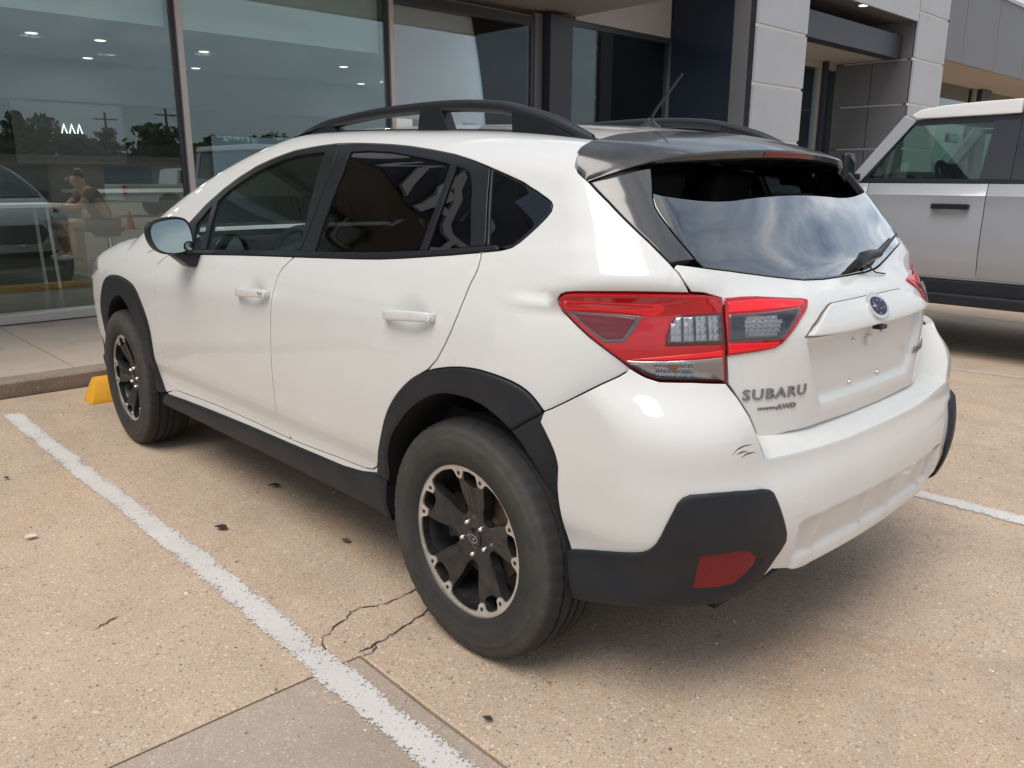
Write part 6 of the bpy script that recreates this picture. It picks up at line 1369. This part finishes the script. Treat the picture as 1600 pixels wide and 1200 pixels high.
        side('door_glass', [(.326, 1.350), (-.40, 1.350), (-.40, 1.772), (.322, 1.772)], M['glass_dark'], -.008, .003)
        side('quarter_glass', [(-.52, 1.33), (-1.66, 1.33), (-1.62, 1.772), (-.52, 1.772)], M['glass_dark'], -.008, .003)
        side('d_pillar', [(-1.66, 1.318), (-1.80, 1.318), (-1.76, 1.80), (-1.62, 1.80)], M['silver'], .004, .06)
        mb = MB(); y1 = y0+sg*.10; mb.box((1.40, min(y1, y1+sg*.14), 1.335), (1.46, max(y1, y1+sg*.14), 1.55)); WM = ob(mb, 'wing_mirror', M['satin_black'], bevel=.035, seg=3, smooth=True)
        mb = MB(); mb.box((1.396, min(y1+sg*.015, y1+sg*.125), 1.36), (1.399, max(y1+sg*.015, y1+sg*.125), 1.53)); ob(mb, 'mirror_glass', M['mirror'])
        mb = MB(); mb.box((1.41, min(y0-sg*.04, y1+sg*.03), 1.345), (1.45, max(y0-sg*.04, y1+sg*.03), 1.395)); ob(mb, 'mirror_arm', M['satin_black'], bevel=.01)
        for cx in (2.10, -.85):
            mb = MB(); yc = y0-sg*.14; pr = [(.22, .12), (.30, .135), (.38, .125), (.415, .10), (.42, .06), (.42, -.06), (.415, -.10), (.30, -.13)]; mb.lathe([(r, sg*h) for r, h in pr], 48, 'y', (cx, yc, .415)); T = ob(mb, 'tyre', M['tyre'], smooth=True)
            mb = MB(); mb.lathe([(0, sg*.09), (.06, sg*.09), (.08, sg*.06), (.18, sg*.08), (.225, sg*.115), (.225, -sg*.1)], 32, 'y', (cx, yc, .415)); ob(mb, 'rim', M['wheel'], smooth=True)
    yl, yr = YL-.115, 2*YC_-YL+.115
    for a, b in ((.328, 1.10), (-1.80, .320)):
        o = [(a, 1.812), (1.045, 1.803), (1.078, 1.816), (1.085, 1.836), (1.02, 1.872), (.86, 1.893), (.60, 1.906), (a, 1.912)] if b > .5 else [(a, 1.812), (b, 1.812), (b, 1.912), (-1.70, 1.905), (a, 1.87)]
        mb = MB(); mb.prism(o, 1, yl, yr); ob(mb, 'roof', M['roof_white'], bevel=.028, seg=4, smooth=True, angle=30)
    mb = MB(); mb.add([(1.50, yl+.02, 1.325), (1.50, yr-.02, 1.325), (1.12, yr-.04, 1.83), (1.12, yl-.04, 1.83)], [(0, 1, 2, 3)]); ob(mb, 'windshield', M['glass_shield'])
    mb = MB(); mb.add([(-1.79, yl+.03, 1.33), (-1.79, yr-.03, 1.33), (-1.75, yr-.06, 1.81), (-1.75, yl-.06, 1.81)], [(0, 1, 2, 3)]); ob(mb, 'rear_glass', M['glass_dark'])
    mb = MB(); mb.box((2.975, YC_-.75, .85), (3.01, YC_+.75, 1.12)); ob(mb, 'grille', M['satin_black'], bevel=.01)
    for s in (1, -1):
        mb = MB(); mb.lathe([(0, .05), (.09, .04), (.11, .0)], 24, 'x', (3.005, YC_+s*.60, .985)); ob(mb, 'headlamp', M['clear_smooth'], smooth=True)
    mb = MB(); mb.box((2.93, YC_-.90, .52), (3.10, YC_+.90, .72)); ob(mb, 'front_bumper', M['plastic'], bevel=.03)
    mb = MB(); mb.box((-1.92, YC_-.88, .52), (-1.78, YC_+.88, .74)); ob(mb, 'rear_bumper', M['plastic'], bevel=.03)
    mb = MB(); mb.lathe([(.20, .10), (.38, .10), (.41, .05), (.41, -.1), (.2, -.12)], 40, 'x', (-1.93, YC_, 1.12)); ob(mb, 'spare_wheel', M['tyre'], smooth=True)
    mb = MB(); mb.box((-1.7, YC_-.7, .38), (2.8, YC_+.7, .60)); ob(mb, 'underbody', M['shell'])
    # cabin
    mb = MB(); mb.prism([(1.05, 1.0), (1.02, 1.36), (1.14, 1.41), (1.48, 1.36), (1.48, 1.0)], 1, YC_-.78, YC_+.78); D = ob(mb, 'dashboard', M['interior'], bevel=.02)
    mb = MB(); mb.box((1.00, YC_-.16, 1.36), (1.06, YC_+.16, 1.48)); ob(mb, 'dash_screen', M['interior'], bevel=.01)
    cw = Vector((.90, YC_+.42, 1.32)); ax = Vector((-.88, 0, .47)).normalized(); a = Vector((0, 1, 0)); b = ax.cross(a)
    mb = MB(); mb.tube([cw+a*.19*math.cos(q)+b*.19*math.sin(q) for q in np.linspace(0, 2*np.pi, 29)], .016, 8, caps=False)
    for q in (0, math.pi, -math.pi/2): mb.tube([cw-ax*.02, cw+a*.185*math.cos(q)+b*.185*math.sin(q)], .02, 6)
    mb.tube([cw-ax*.03, cw+ax*.015], .07, 14); ob(mb, 'steering_wheel', M['interior'], smooth=True)
    mb = MB(); mb.box((1.06, YC_-.12, 1.655), (1.09, YC_+.12, 1.725)); ob(mb, 'inside_mirror', M['interior'], bevel=.012)
    mb = MB(); mb.box((1.055, YC_-.105, 1.665), (1.0595, YC_+.105, 1.715)); ob(mb, 'inside_mirror_glass', M['mirror'])
    for yy in (-.42, .42):
        mb = MB(); mb.prism([(.75, .62), (.78, .80), (.36, .78), (.22, 1.38), (.10, 1.36), (.22, .62)], 1, YC_+yy-.26, YC_+yy+.26); s = ob(mb, 'seat', M['interior'], bevel=.04, seg=3, smooth=True)
        mb = MB(); mb.prism([(.20, 1.42), (.16, 1.62), (.06, 1.62), (.10, 1.41)], 1, YC_+yy-.13, YC_+yy+.13); ob(mb, 'headrest', M['interior'], bevel=.03, seg=3)
    mb = MB(); mb.prism([(-.25, .62), (-.22, .85), (-.6, .85), (-.75, 1.35), (-.85, 1.35), (-.7, .62)], 1, YC_-.7, YC_+.7); ob(mb, 'rear_bench', M['interior'], bevel=.04)
    mb = MB(); mb.tube([(.40, YC_-.78, .9), (.40, YC_-.74, 1.78), (.40, YC_+.74, 1.78), (.40, YC_+.78, .9)], .035, 8); ob(mb, 'roll_hoop', M['interior'], smooth=True)
    mb = MB(); mb.box((-1.7, YC_-.72, 1.80), (1.05, YC_+.72, 1.815)); ob(mb, 'headliner', M['cabin_grey'])
offroader()
# ---------------------------------------------------------------- what the shop glass mirrors: the far side of the lot
def leaf_mat(name, a, b):
    m = mat(name, a, .7, 0, 0, .2); k = NT(m); k.l(k.mix(k.noise(1.4, 4, .6, k.geo()), a, b), k.b.inputs['Base Color']); return m
def far_side():
    M['leaf'] = leaf_mat('leaves', (.055, .095, .04), (.12, .16, .075)); M['bark'] = mat('bark', (.10, .075, .055), .9)
    M['wall_pale'] = mat('pale_render', (.42, .39, .34), .85); M['roof_far'] = mat('flat_roof', (.22, .21, .20), .8)
    def tree(x, y, h, w, seed, label):
        r = np.random.default_rng(seed); T = empty('tree', label, 'tree', (x, y, 0), group='trees behind the low building')
        mb = MB(); mb.tube([(0, 0, 0), (.05, .04, h*.25), (.02, -.05, h*.55)], [.20, .15, .07], 8)
        for k in range(6):
            a = k*1.05+r.random(); z = h*(.25+.05*k); mb.tube([(0.04, 0.02, z), (math.cos(a)*w*.25, math.sin(a)*w*.25, z+h*.16), (math.cos(a)*w*.38, math.sin(a)*w*.38, z+h*.25)], [.08, .05, .02], 6)
        mb.obj('trunk', M['bark'], T, smooth=True)
        cl = [(r.normal(0, w*.22), r.normal(0, w*.22), h*(.42+.42*r.random())) for _ in range(26)]; v = []; f = []
        for cx, cy, cz in cl:
            q = w*(.10+.10*r.random())
            for _ in range(75):
                d = r.normal(0, 1, 3); d /= np.linalg.norm(d); c = np.array([cx, cy, cz])+d*q*(r.random()**.4)*[1.25, 1.25, .85]; u = r.normal(0, 1, 3); u /= np.linalg.norm(u); t = np.cross(u, r.normal(0, 1, 3)); t /= np.linalg.norm(t); s = .16+.14*r.random(); n0 = len(v)
                v += [c-u*s, c+t*s*.55, c+u*s, c-t*s*.55]; f.append((n0, n0+1, n0+2, n0+3))
        m2 = MB(); m2.add(v, f); m2.obj('crown', M['leaf'], T)
    for i, (y, h, w, lb) in enumerate(((-8.5, 5.0, 3.6, 'bushy green tree at the left end of the row behind the low building'), (-12.5, 5.9, 3.8, 'tallest bushy tree behind the low building'), (-16.2, 5.0, 4.2, 'wide green tree behind the low building beside the tallest one'), (-20.3, 5.1, 4.4, 'dense green tree behind the low building near the white pickup'), (-25.4, 4.6, 3.4, 'smaller green tree at the right end of the low building'), (-31, 5.2, 4.5, 'round green tree standing apart to the right of the row'), (-3.5, 5.6, 4.5, 'broad green tree behind the low building opposite the showroom glass'), (2.5, 5.0, 4.4, 'green tree opposite the kerb end of the showroom'))):
        tree(-45-(i % 3)*1.3, y, h, w, 50+i, lb)
    W = empty('low_building', 'long low pale building on the far side of the car park', 'building', (-35.3, -10, 0))
    def ob(mb, n, m, **k): o = mb.obj(n, m, W, **k); o.matrix_parent_inverse = Matrix.Translation((35.3, 10, 0)); return o
    mb = MB(); mb.box((-41, -30, 0), (-35.3, 12, 2.25)); ob(mb, 'wall', M['wall_pale'])
    mb = MB(); mb.box((-41.2, -30.2, 2.25), (-35.0, 12.2, 2.45)); ob(mb, 'roof', M['roof_far'])
    for k in range(7):
        y = -27+5.4*k; mb = MB(); mb.box((-35.32, y, .0), (-35.27, y+2.6, 1.9)); ob(mb, 'roller_door' if k % 2 else 'window', M['roof_far'] if k % 2 else M['screen'])
    # white pickup parked across the lot
    P = empty('pickup_truck', 'white crew cab pickup truck parked across the lot, seen in the showroom glass', 'truck', (-15.6, -10.4, 0))
    def op(mb, n, m, **k): o = mb.obj(n, m, P, **k); o.matrix_parent_inverse = Matrix.Translation((15.6, 10.4, 0)); return o
    def arcy(cy, r, a0, a1): return [(cy+r*math.cos(R(a)), .38+r*math.sin(R(a))) for a in np.linspace(a0, a1, 9)]
    WP = mat('pickup_white', (.74, .74, .73), .3, 0, .8); body = [(-7.85, .55), (-7.85, 1.08), (-9.70, 1.08), (-11.9, 1.02), (-13.05, .95), (-13.15, .55)]+arcy(-12.2, .45, 200, 340)[:0]+[(-12.65, .5)]+arcy(-12.2, .45, 165, 15)+[(-11.7, .45), (-9.9, .45)]+arcy(-9.43, .45, 165, 15)[::1]+[(-8.9, .5)]
    body = [(-7.85, .55), (-7.85, 1.10), (-11.9, 1.10), (-13.0, 1.02), (-13.15, .55), (-12.68, .5)]+arcy(-12.2, .45, 165, 15)+[(-9.92, .45)]+arcy(-9.43, .45, 165, 15)+[(-8.95, .5)]
    mb = MB(); mb.prism([(a, b) for a, b in body], 0, -17.4, -15.55); op(mb, 'body', WP, bevel=.03)
    mb = MB(); mb.prism([(-9.72, 1.09), (-9.80, 1.60), (-10.1, 1.66), (-11.2, 1.66), (-11.95, 1.09)], 0, -17.3, -15.65); op(mb, 'cab', WP, bevel=.05)
    for a in ([(-9.85, 1.14), (-9.9, 1.55), (-10.55, 1.58), (-10.55, 1.14)], [(-10.65, 1.14), (-10.65, 1.58), (-11.15, 1.57), (-11.7, 1.14)]):
        mb = MB(); mb.prism(a, 0, -15.655, -15.640); op(mb, 'window', M['gloss_black'])
    mb = MB(); mb.box((-15.56, -7.95, .78), (-15.50, -7.84, 1.05)); op(mb, 'tail_lamp', M['red_bright'])
    mb = MB(); mb.box((-17.3, -7.87, .45), (-15.6, -7.72, .60)); op(mb, 'bumper', M['chrome'], bevel=.03)
    for cy in (-9.43, -12.2):
        for x in (-15.72, -17.2):
            mb = MB(); mb.lathe([(.0, .1), (.2, .1), (.22, .13), (.33, .13), (.37, .10), (.37, -.1)], 28, 'x', (x, cy, .37)); op(mb, 'wheel', M['tyre'], smooth=True)
    C = empty('traffic_cone', 'orange traffic cone standing on the open concrete of the lot', 'cone', (-8.75, -5.65, 0)); OR = mat('cone_orange', (.75, .10, .015), .5)
    mb = MB(); mb.lathe([(.0, .46), (.028, .46), (.11, .03), (.0, .03)], 20, 'z'); mb.obj('cone_body', OR, C, smooth=True); mb = MB(); mb.box((-.15, -.15, 0), (.15, .15, .03)); mb.obj('base', OR, C, bevel=.008)
    for i, (y, h) in enumerate(((-27, 7.5), (-33, 8.2))):
        T = empty('utility_pole', ('shorter' if i == 0 else 'taller')+' wooden utility pole beyond the trees across the lot', 'pole', (-75, y, 0)); mb = MB(); mb.tube([(0, 0, 0), (0, 0, h)], [.16, .11], 8); mb.obj('post', M['bark'], T); mb = MB(); mb.box((-.06, -1.1, h-.7), (.06, 1.1, h-.58)); mb.obj('crossarm', M['bark'], T)
far_side()
# ---------------------------------------------------------------- inside the showroom
def showroom():
    T = empty('high_table', 'high table with thin white legs behind the showroom glass', 'table', (9.0, -.05, .11)); wt = mat('white_laminate', (.7, .7, .68), .4)
    mb = MB(); mb.box((-.35, -.50, .90), (.35, .75, .94)); mb.obj('tabletop', wt, T, bevel=.006)
    for x, y in ((-.28, -.40), (.28, -.40), (-.28, .65), (.28, .65)):
        mb = MB(); mb.tube([(x, y, 0), (x*.9, y*.92, .90)], .018, 8); mb.obj('leg', wt, T)
    S = empty('bar_stool', 'bar stool under the person at the high table', 'stool', (8.9, -1.10, .11)); mb = MB(); mb.lathe([(0, .66), (.17, .66), (.18, .63), (.17, .60), (0, .60)], 24, 'z'); mb.obj('seat', M['interior'], S, smooth=True)
    mb = MB(); mb.tube([(0, 0, 0), (0, 0, .6)], .03, 10); mb.lathe([(0, .03), (.2, .02), (.21, 0)], 24, 'z'); mb.obj('stem', M['chrome'], S, smooth=True)
    mb = MB(); mb.tube([(.19*math.cos(q), .19*math.sin(q), .26) for q in np.linspace(0, 2*np.pi, 25)], .011, 6, caps=False); mb.tube([(-.19, 0, .26), (.19, 0, .26)], .01, 6); mb.obj('footrest', M['chrome'], S)
    def skin(name, pts, edges, rad, m, parent, sub=2):
        me = bpy.data.meshes.new(name); me.from_pydata(pts, edges, []); o = bpy.data.objects.new(name, me); COL.objects.link(o)
        md = o.modifiers.new('s', 'SKIN'); me.skin_vertices[0].data[0].use_root = True
        for i, r in enumerate(rad): me.skin_vertices[0].data[i].radius = r if hasattr(r, '__len__') else (r, r)
        o.modifiers.new('b', 'SUBSURF').levels = sub; dg = bpy.context.evaluated_depsgraph_get(); dg.update(); n = bpy.data.meshes.new_from_object(o.evaluated_get(dg)); bpy.data.objects.remove(o)
        n.materials.clear(); n.materials.append(m); n.polygons.foreach_set('use_smooth', [True]*len(n.polygons)); q = bpy.data.objects.new(name, n); COL.objects.link(q); q.parent = parent; return q
    sk = mat('skin', (.42, .25, .17), .5); hair = mat('dark_hair', (.02, .015, .012), .6); sh = mat('olive_shirt', (.10, .085, .05), .8); so = mat('blue_shorts', (.10, .14, .19), .8); we = mat('white_shoe', (.65, .64, .6), .6)
    PR = empty('person', 'seated person in an olive shirt and blue shorts leaning on the high table', 'person', (8.9, -1.08, .80))
    P = [(0, 0, .02), (0, .08, .20), (0, .17, .34), (0, .215, .41), (0, .265, .485), (0, .295, .575),           # pelvis..head
         (-.17, .17, .37), (-.22, .34, .20), (-.10, .56, .22), (-.07, .63, .22), (.17, .17, .37), (.22, .34, .20), (.10, .56, .22), (.07, .63, .22),
         (-.09, .02, -.02), (-.12, .46, .02), (-.11, .42, -.24), (-.10, .43, -.32), (-.10, .56, -.36), (.09, .02, -.02), (.12, .48, .02), (.11, .44, -.24), (.10, .45, -.32), (.10, .58, -.36)]
    E = [(0, 1), (1, 2), (2, 3), (3, 4), (4, 5), (2, 6), (6, 7), (7, 8), (8, 9), (2, 10), (10, 11), (11, 12), (12, 13), (0, 14), (14, 15), (15, 16), (16, 17), (17, 18), (0, 19), (19, 20), (20, 21), (21, 22), (22, 23)]
    Rr = [.13, (.13, .10), (.13, .10), .055, (.072, .088), (.070, .088), .06, .045, .036, .03, .06, .045, .036, .03, .09, .062, .05, .04, .035, .09, .062, .05, .04, .035]
    bd = skin('body', P, E, Rr, sk, PR)
    skin('shirt', [P[0], P[1], P[2], (0, .195, .385), P[6], (-.20, .27, .27), P[10], (.20, .27, .27)], [(0, 1), (1, 2), (2, 3), (2, 4), (4, 5), (2, 6), (6, 7)], [.145, (.15, .115), (.15, .115), .075, .072, .062, .072, .062], sh, PR)
    skin('shorts', [(0, 0, .05), P[14], (-.11, .34, .015), P[19], (.11, .36, .015)], [(0, 1), (1, 2), (0, 3), (3, 4)], [.145, .10, .085, .10, .085], so, PR)
    for s in (-1, 1):
        skin('shoe', [(s*.10, .42, -.335), (s*.10, .50, -.355), (s*.10, .62, -.365)], [(0, 1), (1, 2)], [.05, (.042, .045), (.042, .03)], we, PR)
        mb = MB(); mb.lathe([(0, .012), (.02, .01), (.03, 0)], 10, 'x', (s*.085, .27, .525)); mb.obj('ear', sk, PR, smooth=True)
    skin('hair', [(0, .215, .515), (0, .255, .585), (0, .30, .622)], [(0, 1), (1, 2)], [(.07, .06), (.085, .075), (.075, .05)], hair, PR)
    mb = MB(); mb.tube([(0, .355, .535), (0, .385, .51)], [.012, .018], 8); mb.obj('nose', sk, PR, smooth=True)
    for i in range(1):
        pass
    # wall screens and lit letters deep in the room
    S = empty('wall_screen', 'glowing blue wall screen deep inside the showroom', 'screen', (13.97, -5.6, 1.3)); mb = MB(); mb.box((-.05, -.95, -.1), (0, .95, .85)); mb.obj('bezel', M['gloss_black'], S, bevel=.01); mb = MB(); mb.box((-.054, -.90, -.05), (-.051, .90, .80)); mb.obj('display', M['screen'], S)
    L = empty('wall_sign', 'dark wall panel with three small lit peaks inside the showroom', 'sign', (11.96, -1.7, 2.03)); mb = MB(); mb.box((0, -.75, -.5), (.03, .75, .35)); mb.obj('board', M['room_dark'], L)
    for k in range(3):
        y = -.12+.105*k; mb = MB(); mb.tube([(-.02, y-.035, -.07), (-.02, y, .06), (-.02, y+.035, -.07)], .010, 6); mb.obj('lit_peak', M['letter_lit'], L)
    C = empty('reception_counter', 'grey reception counter deep in the showroom', 'counter', (12.2, -2.6, .11)); mb = MB(); mb.box((-.3, -.9, 0), (.3, .9, 1.0)); mb.obj('front', M['room_wall'], C); mb = MB(); mb.box((-.36, -.96, 1.0), (.36, .96, 1.05)); mb.obj('top', M['room_light'], C)
showroom()
# ---------------------------------------------------------------- small things on the ground
CRACK([(.395, .74), (.389, .831), (.387, .896), (.412, .953), (.419, 1.002), (.393, 1.037), (.382, 1.076), (.358, 1.115)], .0045, 1)
CRACK([(.358, 1.115), (.345, 1.14), (.32, 1.165), (.289, 1.175), (.242, 1.187), (.205, 1.20)], .004, 2)
CRACK([(.266, .80), (.245, .879), (.224, .95), (.212, 1.006), (.211, 1.041), (.209, 1.084), (.203, 1.118)], .0055, 3)
CRACK([(.211, 1.041), (.196, 1.06), (.181, 1.084), (.182, 1.119)], .004, 4)
CRACK([(.895, 1.553), (.876, 1.594), (.860, 1.632)], .006, 5)
def leaf(x, y, s, rot, label, m):
    r = np.random.default_rng(int(x*977+y*311) % 9999); n = 11; v = []
    for k in range(n):
        t = k/(n-1); w = math.sin(math.pi*t**.8)*.32*s; z = .006+.010*s/.05*(.3*math.sin(3*t)+.35)
        for q in (-1, 0, 1): v.append(((t-.5)*s, q*w*(.9+.2*r.random()), z+(.004 if q else 0)))
    mb = MB(); mb.add(v, [(k*3+j, (k+1)*3+j, (k+1)*3+j+1, k*3+j+1) for k in range(n-1) for j in range(2)]); o = mb.obj('fallen_leaf', m); o.location = (x, y, 0); o.rotation_euler = (0, 0, rot); tag(o, label, 'leaf', 'litter on the concrete')
DL = mat('dark_leaf', (.025, .022, .022), .7); BL = mat('brown_leaf', (.14, .09, .05), .8); PL = mat('pale_flake', (.62, .58, .52), .8)
leaf(1.308, 1.027, .055, .6, 'dark curled leaf lying between the painted line and the car', DL)
leaf(1.583, .655, .05, 1.0, 'dark leaf on the concrete below the rocker panel', DL)
leaf(2.074, .411, .06, 1.0, 'small dark leaf in the shade under the car', DL)
leaf(.874, .733, .04, .2, 'brown leaf scrap on the concrete ahead of the rear wheel', BL)
leaf(-.285, 1.046, .028, .4, 'tiny black scrap on the concrete at the bottom edge', DL)
leaf(1.716, 1.595, .05, 1.2, 'pale chip lying on the concrete left of the painted line', PL)
leaf(2.50, 1.50, .03, .3, 'little dark leaf on the concrete near the far end of the painted line', DL)
# grit and loose stones scattered over the near concrete: far too many to count
def grit():
    r = np.random.default_rng(3); v = []; f = []; 
    for _ in range(5200):
        x = r.uniform(-1.5, 4.0); y = r.uniform(-2.6, 2.2); s = r.gamma(2.0, .0011)+.0012
        if x < -.9 and y > 1.6: continue
        n0 = len(v); a = r.uniform(0, 6.28); h = s*r.uniform(.5, .9)
        for k in range(5):
            q = a+k*1.2566; e = s*r.uniform(.7, 1.2); v.append((x+e*math.cos(q), y+e*math.sin(q), .0005))
        v.append((x+r.normal(0, s*.2), y+r.normal(0, s*.2), h)); f += [(n0+k, n0+(k+1) % 5, n0+5) for k in range(5)]
    m = mat('grit', (.35, .29, .23), .9); k = NT(m); w = k.n('TexWhiteNoise'); mp = k.n('VectorMath'); mp.operation = 'SNAP'; mp.inputs[1].default_value = (.012,)*3; k.l(k.geo(), mp.inputs[0]); k.l(mp.outputs[0], w.inputs['Vector'])
    k.l(k.ramp(w.outputs['Value'], [(0, (.12, .11, .11)), (.25, (.26, .19, .14)), (.6, (.42, .34, .27)), (.9, (.55, .48, .41)), (1, (.75, .72, .68))]), k.b.inputs['Base Color'])
    mb = MB(); mb.add(v, f); tag(mb.obj('grit', m), kind='stuff')
grit()
